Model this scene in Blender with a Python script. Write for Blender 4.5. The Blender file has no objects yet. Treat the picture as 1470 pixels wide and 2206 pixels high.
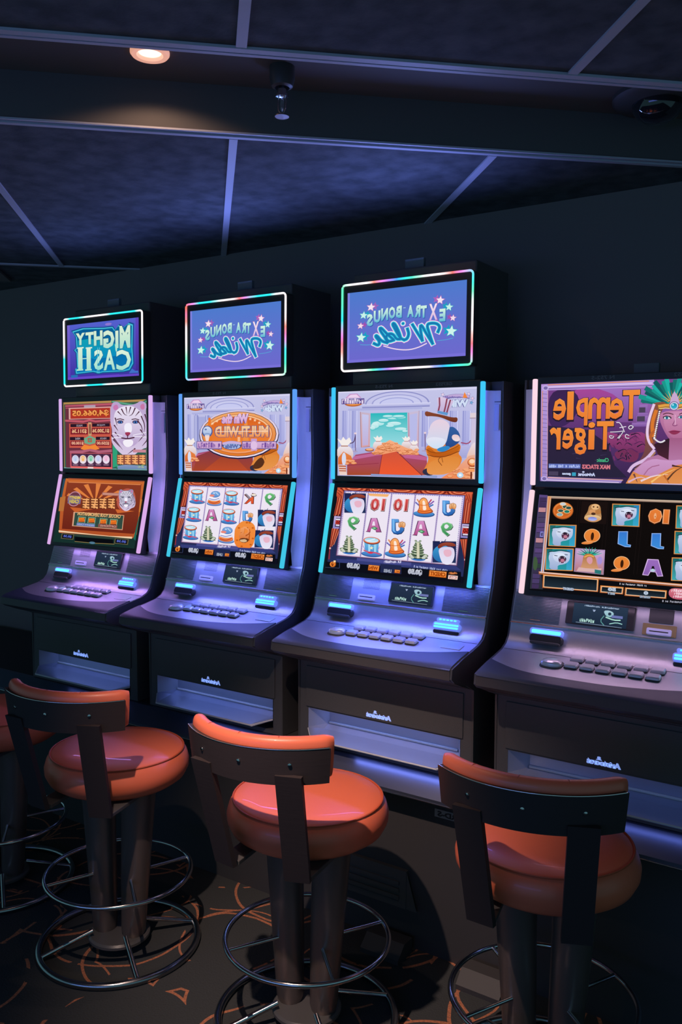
import bpy, bmesh, math, random
from mathutils import Vector, Matrix
from mathutils.geometry import tessellate_polygon
random.seed(7)
SC = bpy.context.scene
COL = SC.collection
PI = math.pi

def lin(c):
    if isinstance(c, str):
        c = tuple(int(c[i:i+2], 16) for i in (0, 2, 4))
    return tuple((v/255/12.92 if v/255 <= .04045 else ((v/255+.055)/1.055)**2.4) for v in c)

# ------------------------------------------------------------------ camera, world, lights, exposure
cam_d = bpy.data.cameras.new('camera'); cam = bpy.data.objects.new('camera', cam_d); COL.objects.link(cam)
SC.camera = cam
YAW, PIT, ROL = math.radians(-34.0011), math.radians(-3.9432), math.radians(.5107)
fw = Vector((math.sin(YAW)*math.cos(PIT), math.cos(YAW)*math.cos(PIT), math.sin(PIT)))
r0 = Vector((math.cos(YAW), -math.sin(YAW), 0)); u0 = r0.cross(fw)
r1 = math.cos(ROL)*r0 + math.sin(ROL)*u0; u1 = -math.sin(ROL)*r0 + math.cos(ROL)*u0
M = Matrix((r1, u1, -fw)).transposed().to_4x4(); M.translation = Vector((2.9225, -2.5064, 1.6009))
cam.matrix_world = M
cam_d.sensor_fit = 'VERTICAL'; cam_d.sensor_height = 36; cam_d.lens = 1858.23/2206*36
cam_d.clip_start = .05

w = bpy.data.worlds.new('world'); SC.world = w; w.use_nodes = True
w.node_tree.nodes['Background'].inputs[0].default_value = (.052, .120, .142, 1)
w.node_tree.nodes['Background'].inputs[1].default_value = 1.5
SC.view_settings.view_transform = 'Standard'; SC.view_settings.look = 'None'
SC.view_settings.exposure = 0; SC.view_settings.gamma = 1
SC.cycles.use_denoising = True
SC.cycles.max_bounces = 6

def area(name, loc, aim, sx, sy, energy, color, spread=180):
    d = bpy.data.lights.new(name, 'AREA'); d.shape = 'RECTANGLE'; d.size = sx; d.size_y = sy
    d.energy = energy; d.color = color; d.spread = math.radians(spread)
    o = bpy.data.objects.new(name, d); COL.objects.link(o); o.location = loc
    o.rotation_euler = (Vector(aim)-Vector(loc)).to_track_quat('-Z', 'Y').to_euler()
    return o
# added blue fill light standing in for an unseen facing row of machines
area('aisle_fill_light', (1.6, -4.6, 1.35), (1.3, 0, .7), 3.4, .5, 13.0, (.16, .22, 1.0))

# ------------------------------------------------------------------ materials
def mat(name, base, rough=.5, metal=0, emit=None, es=1, spec=.5, coat=0):
    m = bpy.data.materials.new(name); m.use_nodes = True
    b = m.node_tree.nodes['Principled BSDF']
    b.inputs['Base Color'].default_value = (*base, 1); b.inputs['Roughness'].default_value = rough
    b.inputs['Metallic'].default_value = metal
    b.inputs['Specular IOR Level'].default_value = spec
    b.inputs['Coat Weight'].default_value = coat
    if emit:
        b.inputs['Emission Color'].default_value = (*emit, 1); b.inputs['Emission Strength'].default_value = es
    return m
def noise_bump(m, scale, strength, dist=.002, detail=3, stretch=None):
    nt = m.node_tree; b = nt.nodes['Principled BSDF']
    tc = nt.nodes.new('ShaderNodeTexCoord'); n = nt.nodes.new('ShaderNodeTexNoise'); bp = nt.nodes.new('ShaderNodeBump')
    n.inputs['Scale'].default_value = scale; n.inputs['Detail'].default_value = detail
    src = tc.outputs['Object']
    if stretch:
        mp = nt.nodes.new('ShaderNodeMapping'); mp.inputs['Scale'].default_value = stretch
        nt.links.new(src, mp.inputs['Vector']); src = mp.outputs['Vector']
    nt.links.new(src, n.inputs['Vector']); nt.links.new(n.outputs['Fac'], bp.inputs['Height'])
    bp.inputs['Strength'].default_value = strength; bp.inputs['Distance'].default_value = dist
    nt.links.new(bp.outputs['Normal'], b.inputs['Normal']); return n

m_black = noise_bump_m = mat('black_laminate', (.080, .078, .082), .55)
noise_bump(m_black, 260, .25)
m_gloss = mat('black_glass_bezel', (.040, .040, .042), .28)
m_plast = mat('black_plastic', (.075, .073, .074), .4)
m_wall = mat('dark_wall_paint', (.19, .165, .165), .85); noise_bump(m_wall, 120, .3)
m_silver = mat('brushed_silver_paint', (.60, .59, .64), .38, .7)
noise_bump(m_silver, 60, .12, .001, 4, (1, 40, 40))
m_wing = mat('satin_silver_plastic', (.62, .62, .66), .5, .1)
m_steel = mat('brushed_steel', (.50, .52, .58), .24, .95)
noise_bump(m_steel, 40, .15, .001, 4, (.6, 30, 30))
m_trim = mat('dark_slate_armrest', (.055, .065, .11), .42)
m_edge = mat('satin_steel_edge', (.22, .25, .38), .34, .9)
m_tray = mat('satin_steel_tray', (.42, .45, .58), .34, .55)
m_chrome = mat('chrome', (.62, .63, .66), .14, 1.0)
m_column = mat('bronzed_metal_column', (.24, .19, .175), .33, .75)
m_wood = mat('dark_stained_wood', (.040, .030, .031), .5, spec=.25)
noise_bump(m_wood, 18, .2, .001, 5, (1, 1, 9))
m_leather = mat('orange_leather', (.80, .17, .085), .40, coat=.12)
noise_bump(m_leather, 380, .12, .001)
m_seam = mat('leather_piping', (.50, .09, .035), .5)
m_chan = mat('dark_channel_paint', (.12, .11, .11), .8)
m_stand = mat('black_stand_laminate', (.042, .040, .042), .6)
m_gunmetal = mat('grey_plate', (.13, .15, .17), .6)
m_tag = mat('pale_tag', (.30, .29, .27), .6)
m_ink = mat('dark_ink', (.03, .03, .03), .6)
m_logo = mat('glowing_pale_blue_logo', (.45, .55, .95), .5, emit=lin((135, 165, 245)), es=.8)  # badge made brighter than its paint by added emission
m_bar = mat('t_bar_white', (.50, .50, .60), .5)
m_tile = mat('mineral_fibre_tile', (.12, .13, .17), .95)
nt = m_tile.node_tree
n = noise_bump(m_tile, 110, .35, .003, 4)
tc = nt.nodes.new('ShaderNodeTexCoord'); n2 = nt.nodes.new('ShaderNodeTexNoise'); n2.inputs['Scale'].default_value = 14; n2.inputs['Detail'].default_value = 8
rmp = nt.nodes.new('ShaderNodeValToRGB'); rmp.color_ramp.elements[0].position = .35; rmp.color_ramp.elements[1].position = .66
rmp.color_ramp.elements[0].color = (.045, .052, .062, 1); rmp.color_ramp.elements[1].color = (.095, .103, .125, 1)
nt.links.new(tc.outputs['Object'], n2.inputs['Vector']); nt.links.new(n2.outputs['Fac'], rmp.inputs['Fac'])
nt.links.new(rmp.outputs['Color'], nt.nodes['Principled BSDF'].inputs['Base Color'])

def carpet_mat():
    m = mat('patterned_carpet', (.06, .06, .07), .95, spec=.1); nt = m.node_tree; L = nt.links; N = nt.nodes
    b = N['Principled BSDF']; tc = N.new('ShaderNodeTexCoord')
    def arcs(scale, seed, r, wd, mthr):
        mp = N.new('ShaderNodeMapping'); mp.inputs['Location'].default_value = (seed, seed*1.7, seed*.3)
        L.new(tc.outputs['Object'], mp.inputs['Vector'])
        nz = N.new('ShaderNodeTexNoise'); nz.inputs['Scale'].default_value = 5; nz.inputs['Detail'].default_value = 1
        L.new(mp.outputs['Vector'], nz.inputs['Vector'])
        mx = N.new('ShaderNodeVectorMath'); mx.operation = 'MULTIPLY_ADD'
        mx.inputs[1].default_value = (.05, .05, .05); L.new(nz.outputs['Color'], mx.inputs[0]); L.new(mp.outputs['Vector'], mx.inputs[2])
        v = N.new('ShaderNodeTexVoronoi'); v.feature = 'F1'; v.inputs['Scale'].default_value = scale; v.voronoi_dimensions = '2D'
        L.new(mx.outputs[0], v.inputs['Vector'])
        s = N.new('ShaderNodeMath'); s.operation = 'SUBTRACT'; s.inputs[1].default_value = r; L.new(v.outputs['Distance'], s.inputs[0])
        a = N.new('ShaderNodeMath'); a.operation = 'ABSOLUTE'; L.new(s.outputs[0], a.inputs[0])
        lt = N.new('ShaderNodeMath'); lt.operation = 'LESS_THAN'; lt.inputs[1].default_value = wd; L.new(a.outputs[0], lt.inputs[0])
        n3 = N.new('ShaderNodeTexNoise'); n3.inputs['Scale'].default_value = 7; L.new(mp.outputs['Vector'], n3.inputs['Vector'])
        gt = N.new('ShaderNodeMath'); gt.operation = 'GREATER_THAN'; gt.inputs[1].default_value = mthr; L.new(n3.outputs['Fac'], gt.inputs[0])
        mu = N.new('ShaderNodeMath'); mu.operation = 'MULTIPLY'; L.new(lt.outputs[0], mu.inputs[0]); L.new(gt.outputs[0], mu.inputs[1])
        return mu.outputs[0]
    o1 = arcs(2.3, 3.1, .50, .012, .42); o2 = arcs(1.9, 8.3, .46, .009, .42); o3 = arcs(2.9, 14.9, .52, .011, .45)
    a1 = N.new('ShaderNodeMath'); a1.operation = 'MAXIMUM'; L.new(o1, a1.inputs[0]); L.new(o2, a1.inputs[1])
    a2 = N.new('ShaderNodeMath'); a2.operation = 'MAXIMUM'; L.new(a1.outputs[0], a2.inputs[0]); L.new(o3, a2.inputs[1])
    fz = N.new('ShaderNodeTexNoise'); fz.inputs['Scale'].default_value = 160; L.new(tc.outputs['Object'], fz.inputs['Vector'])
    mix = N.new('ShaderNodeMixRGB'); mix.inputs[1].default_value = (.046, .050, .052, 1); mix.inputs[2].default_value = (.55, .20, .10, 1)
    f = N.new('ShaderNodeMath'); f.operation = 'MULTIPLY'; L.new(a2.outputs[0], f.inputs[0])
    f2 = N.new('ShaderNodeMath'); f2.operation = 'MULTIPLY_ADD'; f2.inputs[1].default_value = 1.6; f2.inputs[2].default_value = -.05; L.new(fz.outputs['Fac'], f2.inputs[0]); f2.use_clamp = True
    L.new(f2.outputs[0], f.inputs[1]); L.new(f.outputs[0], mix.inputs[0]); L.new(mix.outputs[0], b.inputs['Base Color'])
    bp = N.new('ShaderNodeBump'); bp.inputs['Strength'].default_value = .5; bp.inputs['Distance'].default_value = .004
    L.new(fz.outputs['Fac'], bp.inputs['Height']); L.new(bp.outputs['Normal'], b.inputs['Normal'])
    return m
m_carpet = carpet_mat()

def glow_mat(name, color, strength=1.0):
    m = bpy.data.materials.new(name); m.use_nodes = True; nt = m.node_tree; nt.nodes.clear()
    e = nt.nodes.new('ShaderNodeEmission'); o = nt.nodes.new('ShaderNodeOutputMaterial')
    e.inputs[0].default_value = (*color, 1); e.inputs[1].default_value = strength
    nt.links.new(e.outputs[0], o.inputs[0]); return m
def vcol_mat(name, strength=1.0):
    m = glow_mat(name, (1, 1, 1), strength); nt = m.node_tree
    a = nt.nodes.new('ShaderNodeVertexColor'); a.layer_name = 'Col'
    e = [x for x in nt.nodes if x.type == 'EMISSION'][0]; nt.links.new(a.outputs[0], e.inputs[0]); return m
m_screen = vcol_mat('lit_screen', 1.0)
m_led = vcol_mat('led_edge_tube', 1.5)

# ------------------------------------------------------------------ mesh helpers
class MB:
    def __init__(s): s.v = []; s.f = []; s.mi = []
    def add(s, vs, fs, mi=0):
        o = len(s.v); s.v += [tuple(p) for p in vs]; s.f += [tuple(i+o for i in f) for f in fs]; s.mi += [mi]*len(fs); return s
    def box(s, x0, x1, y0, y1, z0, z1, mi=0, bev=0):
        if bev:
            bm = bmesh.new(); bmesh.ops.create_cube(bm, size=1)
            for v in bm.verts: v.co = Vector(((x0+x1)/2+v.co.x*(x1-x0), (y0+y1)/2+v.co.y*(y1-y0), (z0+z1)/2+v.co.z*(z1-z0)))
            bmesh.ops.bevel(bm, geom=bm.edges[:], offset=bev, segments=2, profile=.5, affect='EDGES')
            bm.verts.index_update(); s.add([v.co for v in bm.verts], [[v.index for v in f.verts] for f in bm.faces], mi); bm.free(); return s
        return s.add([(x0, y0, z0), (x1, y0, z0), (x1, y1, z0), (x0, y1, z0), (x0, y0, z1), (x1, y0, z1), (x1, y1, z1), (x0, y1, z1)],
                     [(0, 3, 2, 1), (4, 5, 6, 7), (0, 1, 5, 4), (1, 2, 6, 5), (2, 3, 7, 6), (3, 0, 4, 7)], mi)
    def prism(s, poly, x0, x1, mi=0):
        """poly: list of (y,z), extruded along x"""
        n = len(poly); vs = [(x0, y, z) for y, z in poly]+[(x1, y, z) for y, z in poly]
        tri = tessellate_polygon([[Vector((y, z, 0)) for y, z in poly]])
        fs = [(i, (i+1) % n, n+(i+1) % n, n+i) for i in range(n)]
        fs += [tuple(t) for t in tri]+[tuple(n+i for i in reversed(t)) for t in tri]
        return s.add(vs, fs, mi)
    def hprism(s, poly, z0, z1, mi=0):
        n = len(poly); vs = [(x, y, z0) for x, y in poly]+[(x, y, z1) for x, y in poly]
        tri = tessellate_polygon([[Vector((x, y, 0)) for x, y in poly]])
        return s.add(vs, [(i, (i+1) % n, n+(i+1) % n, n+i) for i in range(n)]+[tuple(reversed(t)) for t in tri]+[tuple(n+i for i in t) for t in tri], mi)
    def tube(s, pts, r, closed=False, seg=10, mi=0, r2=None):
        pts = [Vector(p) for p in pts]; n = len(pts); vs = []; fs = []
        for i, p in enumerate(pts):
            t = (pts[(i+1) % n]-pts[i-1]) if closed else (pts[min(i+1, n-1)]-pts[max(i-1, 0)])
            t.normalize(); up = Vector((0, 0, 1)) if abs(t.z) < .9 else Vector((1, 0, 0))
            a = t.cross(up).normalized(); b = a.cross(t)
            rr = r if r2 is None else r+(r2-r)*i/(n-1)
            for k in range(seg):
                th = 2*PI*k/seg; vs.append(p+rr*(math.cos(th)*a+math.sin(th)*b))
        for i in range(n if closed else n-1):
            j = (i+1) % n
            for k in range(seg):
                fs.append((i*seg+k, i*seg+(k+1) % seg, j*seg+(k+1) % seg, j*seg+k))
        if not closed: fs += [tuple(range(seg))[::-1], tuple((n-1)*seg+k for k in range(seg))]
        return s.add(vs, fs, mi)
    def lathe(s, prof, seg=48, cx=0, cy=0, mi=0):
        vs = []; fs = []; n = len(prof)
        for r, z in prof:
            for k in range(seg): vs.append((cx+r*math.cos(2*PI*k/seg), cy+r*math.sin(2*PI*k/seg), z))
        for i in range(n-1):
            for k in range(seg): fs.append((i*seg+k, i*seg+(k+1) % seg, (i+1)*seg+(k+1) % seg, (i+1)*seg+k))
        fs += [tuple(range(seg))[::-1], tuple((n-1)*seg+k for k in range(seg))]
        return s.add(vs, fs, mi)
    def build(s, name, mats, parent=None, smooth=None):
        me = bpy.data.meshes.new(name); me.from_pydata(s.v, [], s.f)
        if not isinstance(mats, (list, tuple)): mats = [mats]
        for m in mats: me.materials.append(m)
        for p, i in zip(me.polygons, s.mi): p.material_index = i
        bm = bmesh.new(); bm.from_mesh(me); bmesh.ops.recalc_face_normals(bm, faces=bm.faces); bm.to_mesh(me); bm.free()
        if smooth:
            me.shade_smooth(); me.set_sharp_from_angle(angle=math.radians(smooth))
        o = bpy.data.objects.new(name, me); COL.objects.link(o)
        if parent: o.parent = parent
        return o

def tag(o, label, cat, group=None):
    o['label'] = label; o['category'] = cat
    if group: o['group'] = group
    return o
def thing(name, loc, rz, label, cat, group=None):
    o = bpy.data.objects.new(name, None); COL.objects.link(o); o.location = loc; o.rotation_euler = (0, 0, rz)
    return tag(o, label, cat, group)
def struct(o): o['kind'] = 'structure'; return o

# ------------------------------------------------------------------ setting
FLOOR = MB().box(-4.5, 5.2, -3.4, .6, -.05, 0); struct(FLOOR.build('floor', m_carpet))
WALLY = .4966
struct(MB().box(-4.5, 5.2, WALLY, WALLY+.1, 0, 2.75).build('wall_back', m_wall))
ZC = 2.4921; GO = Vector((1.6047, -.9739)); GA = math.radians(42.855)
E1 = Vector((math.cos(GA), math.sin(GA))); E2 = Vector((-math.sin(GA), math.cos(GA)))
GW, V1, V2 = .7694, .4769, 2.3888
def gp(u, v): q = GO+u*E1+v*E2; return (q.x, q.y)
def gbox(mb, ua, ub, va, vb, za, zb, clip=True):
    poly = [gp(ua, va), gp(ub, va), gp(ub, vb), gp(ua, vb)]
    if clip: poly = clipy(poly, WALLY)
    if len(poly) >= 3: mb.hprism(poly, za, zb)
    return mb
def clipy(poly, ymax):
    out = []
    for i in range(len(poly)):
        a, b = poly[i], poly[(i+1) % len(poly)]
        ia, ib = a[1] <= ymax, b[1] <= ymax
        if ia: out.append(a)
        if ia != ib:
            t = (ymax-a[1])/(b[1]-a[1]); out.append((a[0]+t*(b[0]-a[0]), ymax))
    return out
UL, UR = -5.0, 4.0
c = MB()
gbox(c, UL, UR, -2.6, -.012, ZC, ZC+.04); gbox(c, UL, UR, V1+.012, 5.5, ZC, ZC+.04)
struct(c.build('ceiling', m_tile))
CHZ = ZC+.128
c = MB(); gbox(c, UL, UR, -.02, V1+.02, CHZ, CHZ+.02); gbox(c, UL, UR, -.02, -.008, ZC, CHZ); gbox(c, UL, UR, V1+.008, V1+.02, ZC, CHZ)
struct(c.build('ceiling_channel', m_chan))
k = 1
def trim(mb, m=m_bar):
    global k
    if mb.v: struct(mb.build('trim_%d' % k, m)); k += 1
trim(gbox(MB(), UL, UR, -.044, -.024, ZC-.007, ZC-.0005)); trim(gbox(MB(), UL, UR, -.012, 0, ZC-.004, ZC+.001))
trim(gbox(MB(), UL, UR, V1, V1+.009, ZC-.004, ZC+.001)); trim(gbox(MB(), UL, UR, V1+.020, V1+.036, ZC-.007, ZC-.0005))
trim(gbox(MB(), UL, UR, V2-.012, V2+.012, ZC-.007, ZC-.0005)); trim(gbox(MB(), UL, -1.25, V2+.42, V2+.44, ZC-.007, ZC-.0005))
for i in range(-3, 4):
    trim(gbox(MB(), i*GW-.012, i*GW+.012, -2.6, -.047, ZC-.006, ZC-.0005))
    trim(gbox(MB(), i*GW-.012, i*GW+.012, V1+.043, V2-.013, ZC-.006, ZC-.0005))
# lower bulkhead beyond the far ceiling rail
bh = MB(); gbox(bh, UL, -GW*1.42, V2+.03, V2+.41, ZC-.012, ZC-.0005); struct(bh.build('trim_%d' % k, m_wall)); k += 1

# ------------------------------------------------------------------ ceiling fittings
def downlight(loc, label, energy, spot=78, blend=.6, color=(1, .62, .40), beam=None, aim=(.34, .20, -1.92)):
    t = thing('downlight', loc, 0, label, 'ceiling light')
    MB().lathe([(.030, -.002), (.034, -.010), (.046, -.011), (.050, -.006), (.050, 0), (.030, 0)], 32).build('trim_ring', mat('downlight_ring', (.75, .62, .55), .4, emit=(1, .45, .28), es=.7), t, 40)  # ring given warm emission, imitating the bulb's light on it
    l = MB().lathe([(.0005, -.0045), (.018, -.0055), (.029, -.003), (.0295, 0), (.0005, 0)], 32).build('bulb', glow_mat('warm_bulb', (1.0, .80, .62), 1.6), t, 60)
    d = bpy.data.lights.new('downlight_beam', 'SPOT'); d.energy = energy; d.spot_size = math.radians(spot); d.spot_blend = blend
    d.color = color; d.shadow_soft_size = .014
    o = bpy.data.objects.new('downlight_beam', d); COL.objects.link(o); o.parent = t; o.location = (0, 0, -.016)
    if beam:   # the lamp's bright core, swivelled towards the middle stool
        d = bpy.data.lights.new('downlight_core', 'SPOT'); d.energy = beam[0]; d.spot_size = math.radians(beam[1]); d.spot_blend = 1; d.color = (1, .72, .60); d.shadow_soft_size = .016
        o = bpy.data.objects.new('downlight_core', d); COL.objects.link(o); o.parent = t; o.location = (0, 0, -.02); o.rotation_euler = Vector(aim).to_track_quat('-Z', 'Y').to_euler()
    return t
downlight((1.232, -.894, CHZ), 'round recessed ceiling downlight glowing warm in the dark ceiling channel', 2.0, 150, .3, beam=(8, 60))
downlight((1.75, -1.78, ZC), 'round ceiling downlight above and behind the middle stool, out of the picture', .5, 100, .5, beam=(200, 42), aim=(-.21, 1.06, -1.8))

t = thing('fire_sprinkler', (1.461, -.638, CHZ), 0, 'small pendent fire sprinkler with glass bulb hanging from ceiling channel', 'sprinkler')
MB().lathe([(.034, 0), (.034, -.030), (.028, -.050), (.020, -.054), (.020, 0)], 24).build('escutcheon', m_plast, t, 40)
MB().lathe([(.012, -.05), (.012, -.070), (.017, -.071), (.017, -.077), (.010, -.078), (.001, -.078), (.001, -.05)], 20).build('collar', m_chrome, t, 40)
f = MB()
for sx in (-1, 1): f.tube([(sx*.011, 0, -.076), (sx*.014, 0, -.092), (sx*.012, 0, -.108), (sx*.003, 0, -.122)], .0017, seg=8)
f.build('frame_arms', m_chrome, t, 50)
glass = mat('sprinkler_glass', (.7, .75, .8), .05, coat=.5); glass.node_tree.nodes['Principled BSDF'].inputs['Transmission Weight'].default_value = .9
MB().lathe([(.0005, -.080), (.0045, -.084), (.0050, -.100), (.0030, -.112), (.0005, -.114)], 16).build('glass_bulb', glass, t, 60)
MB().lathe([(.001, -.120), (.016, -.123), (.019, -.126), (.019, -.128), (.001, -.127)], 20).build('deflector', m_column, t, 40)

t = thing('dome_camera', (*gp(1.190, .335), CHZ), 0, 'dark round dome security camera under the ceiling channel at right', 'security camera')
MB().lathe([(.125, 0), (.125, -.012), (.115, -.022), (.070, -.026), (.070, 0)], 40).build('mounting_ring', m_black, t, 40)
m_dome = mat('smoked_dome', (.02, .02, .025), .06, coat=1)
MB().lathe([(.070, -.022), (.068, -.040), (.056, -.060), (.034, -.074), (.0005, -.079), (.0005, -.022)], 40).build('dome', m_dome, t, 60)

# ------------------------------------------------------------------ flat screen artwork drawn as layered coloured shapes in one mesh
_glyph = {}
def glyphs(txt, bold=0.0):
    key = (txt, round(bold, 3))
    if key in _glyph: return _glyph[key]
    cu = bpy.data.curves.new('text', 'FONT'); cu.body = txt; cu.offset = bold; cu.resolution_u = 2
    ob = bpy.data.objects.new('text', cu)
    me = bpy.data.meshes.new_from_object(ob)
    vs = [v.co.copy() for v in me.vertices]; fs = [tuple(p.vertices) for p in me.polygons]
    bpy.data.objects.remove(ob); bpy.data.curves.remove(cu); bpy.data.meshes.remove(me)
    x0 = min(v.x for v in vs); x1 = max(v.x for v in vs); y0 = min(v.y for v in vs); y1 = max(v.y for v in vs)
    vs = [((v.x-x0)/(x1-x0), (y1-v.y)/(y1-y0)) for v in vs]
    _glyph[key] = (vs, fs); return _glyph[key]

def homog(src):
    """homography taking the quad src (tl,tr,br,bl) to the unit square"""
    dst = [(0, 0), (1, 0), (1, 1), (0, 1)]; A = []
    for (x, y), (u, v) in zip(src, dst):
        A.append([x, y, 1, 0, 0, 0, -u*x, -u*y, u]); A.append([0, 0, 0, x, y, 1, -v*x, -v*y, v])
    n = 8
    for i in range(n):
        pv = max(range(i, n), key=lambda r: abs(A[r][i])); A[i], A[pv] = A[pv], A[i]
        for r in range(n):
            if r != i:
                f = A[r][i]/A[i][i]
                A[r] = [a-f*b for a, b in zip(A[r], A[i])]
    h = [A[i][8]/A[i][i] for i in range(n)]+[1]
    return h

class Art:
    def __init__(s, W, H, quad):
        s.W = W; s.H = H; s.h = homog(quad); s.v = []; s.f = []; s.c = []; s.L = 0
    def uv(s, x, y):
        h = s.h; d = h[6]*x+h[7]*y+1
        return ((h[0]*x+h[1]*y+h[2])/d, (h[3]*x+h[4]*y+h[5])/d)
    def scl(s, x, y):
        a = s.uv(x-1, y); b = s.uv(x+1, y); c = s.uv(x, y-1); d = s.uv(x, y+1)
        return ((b[0]-a[0])/2, (d[1]-c[1])/2)
    def raw(s, pts, faces, col, col2=None):
        """pts in uv"""
        s.L += 1; o = len(s.v); y = -s.L*1.3e-5
        c1 = lin(col); c2 = lin(col2) if col2 else c1
        vmin = min(p[1] for p in pts); vmax = max(p[1] for p in pts)
        for u, v in pts:
            u = min(max(u, 0), 1); v = min(max(v, 0), 1)
            t = (v-vmin)/(vmax-vmin+1e-9)
            s.v.append(((u-.5)*s.W, y, (.5-v)*s.H)); s.c.append(tuple(a+(b-a)*t for a, b in zip(c1, c2)))
        s.f += [tuple(i+o for i in f) for f in faces]
    def upoly(s, pts, col, col2=None):
        tri = tessellate_polygon([[Vector((x, y, 0)) for x, y in pts]]); s.raw(pts, [tuple(t) for t in tri], col, col2)
    def poly(s, pts, col, col2=None): s.upoly([s.uv(*p) for p in pts], col, col2)
    def bg(s, col, col2=None): s.upoly([(0, 0), (1, 0), (1, 1), (0, 1)], col, col2)
    def urect(s, a, b, c, d, col, col2=None): s.upoly([(a, b), (c, b), (c, d), (a, d)], col, col2)
    def rect(s, l, t, r, b, col, col2=None):
        cx, cy = (l+r)/2, (t+b)/2; u, v = s.uv(cx, cy); a, e = s.scl(cx, cy); w = (r-l)/2*a; h = (b-t)/2*e
        s.upoly([(u-w, v-h), (u+w, v-h), (u+w, v+h), (u-w, v+h)], col, col2)
    def ell(s, cx, cy, rx, ry, col, col2=None, n=28, a0=0, a1=360):
        u, v = s.uv(cx, cy); a, e = s.scl(cx, cy)
        pts = [(u+rx*a*math.cos(math.radians(a0+(a1-a0)*i/n)), v+ry*e*math.sin(math.radians(a0+(a1-a0)*i/n))) for i in range(n+(a1-a0 < 360))]
        s.upoly(pts, col, col2)
    def blob(s, pts, col, col2=None, it=2):
        """closed polygon smoothed by corner cutting"""
        for _ in range(it):
            q = []
            for i in range(len(pts)):
                a, b = pts[i], pts[(i+1) % len(pts)]
                q += [(a[0]*.75+b[0]*.25, a[1]*.75+b[1]*.25), (a[0]*.25+b[0]*.75, a[1]*.25+b[1]*.75)]
            pts = q
        s.poly(pts, col, col2)
    def line(s, pts, wd, col, smooth=0, taper=False):
        for _ in range(smooth):
            q = [pts[0]]
            for a, b in zip(pts, pts[1:]): q += [(a[0]*.75+b[0]*.25, a[1]*.75+b[1]*.25), (a[0]*.25+b[0]*.75, a[1]*.25+b[1]*.75)]
            pts = q+[pts[-1]]
        P = [Vector(p) for p in pts]; Lf = []; Rt = []; n = len(P)
        for i, p in enumerate(P):
            t = (P[min(i+1, n-1)]-P[max(i-1, 0)]);
            if t.length < 1e-6: t = Vector((1, 0))
            t.normalize(); nn = Vector((-t.y, t.x)); w2 = wd/2*((1-i/(n-1)*.85) if taper else 1)
            ext = t*(wd*.3 if i == n-1 else (-wd*.3 if i == 0 else 0))
            Lf.append(p+nn*w2+ext); Rt.append(p-nn*w2+ext)
        pts = [s.uv(q.x, q.y) for q in Lf]+[s.uv(q.x, q.y) for q in Rt]
        s.raw(pts, [(i, i+1, n+i+1, n+i) for i in range(n-1)], col)
    def frame(s, l, t, r, b, wd, col):
        for q in ((l, t, r, t+wd), (l, b-wd, r, b), (l, t, l+wd, b), (r-wd, t, r, b)): s.rect2(l, t, r, b, q, col)
    def rect2(s, l, t, r, b, q, col):
        cx, cy = (l+r)/2, (t+b)/2; u, v = s.uv(cx, cy); a, e = s.scl(cx, cy)
        f = lambda x, y: (u+(x-cx)*a, v+(y-cy)*e)
        s.upoly([f(q[0], q[1]), f(q[2], q[1]), f(q[2], q[3]), f(q[0], q[3])], col)
    def text(s, txt, l, t, r, b, col, col2=None, bold=.0, out=None, ob=.05, mir=True, arc=0):
        cx, cy = (l+r)/2, (t+b)/2; u, v = s.uv(cx, cy); a, e = s.scl(cx, cy); w = (r-l)*a; h = (b-t)*e
        def put(bd, cc, cc2, gr):
            vs, fs = glyphs(txt, bd)
            pts = []
            for x, y in vs:
                X = (1-x if mir else x)-.5; X *= (1+gr); Y = (y-.5)*(1+gr*w/h*.7 if gr else 1)
                pts.append((u+X*w, v+Y*h+arc*e*(4*X*X)))
            s.raw(pts, fs, cc, cc2)
        if out: put(bold+ob, out, None, .03)
        put(bold, col, col2, 0)
    def scrib(s, l, t, r, b, col, n, seed=1, drop=0):
        """a row of marks too small to read"""
        rn = random.Random(seed); w_ = (r-l)/n
        for i in range(n):
            x = l+w_*i; y = drop*i/n; H_ = b-t
            if rn.random() < .12: continue
            s.rect(x+w_*.1, t+y+H_*rn.uniform(0, .25), x+w_*.38, b+y, col)
            if rn.random() < .7: s.rect(x+w_*.62, t+y+H_*rn.uniform(.1, .4), x+w_*.86, b+y-H_*rn.uniform(0, .3), col)
            s.rect(x+w_*.1, t+y+H_*rn.choice((.0, .4, .8)), x+w_*.86, t+y+H_*rn.choice((.2, .55, 1.0)), col)
    def star(s, cx, cy, r, col, rot=0, out=None):
        u, v = s.uv(cx, cy); a, e = s.scl(cx, cy)
        def st(rr, cc): s.upoly([(u+rr*k_*a*math.sin(rot+i*PI/5), v-rr*k_*e*math.cos(rot+i*PI/5)) for i in range(10) for k_ in ((1 if i % 2 == 0 else .45),)], cc)
        if out: st(r*1.22, out)
        st(r, col)
    def build(s, name, parent, m=None):
        me = bpy.data.meshes.new(name); me.from_pydata(s.v, [], s.f); me.materials.append(m or m_screen)
        ca = me.color_attributes.new('Col', 'FLOAT_COLOR', 'POINT')
        for i, cc in enumerate(s.c): ca.data[i].color = (*cc, 1)
        o = bpy.data.objects.new(name, me); COL.objects.link(o); o.parent = parent; return o

m_column2 = mat('dark_chrome', (.40, .41, .44), .2, 1.0)
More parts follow.
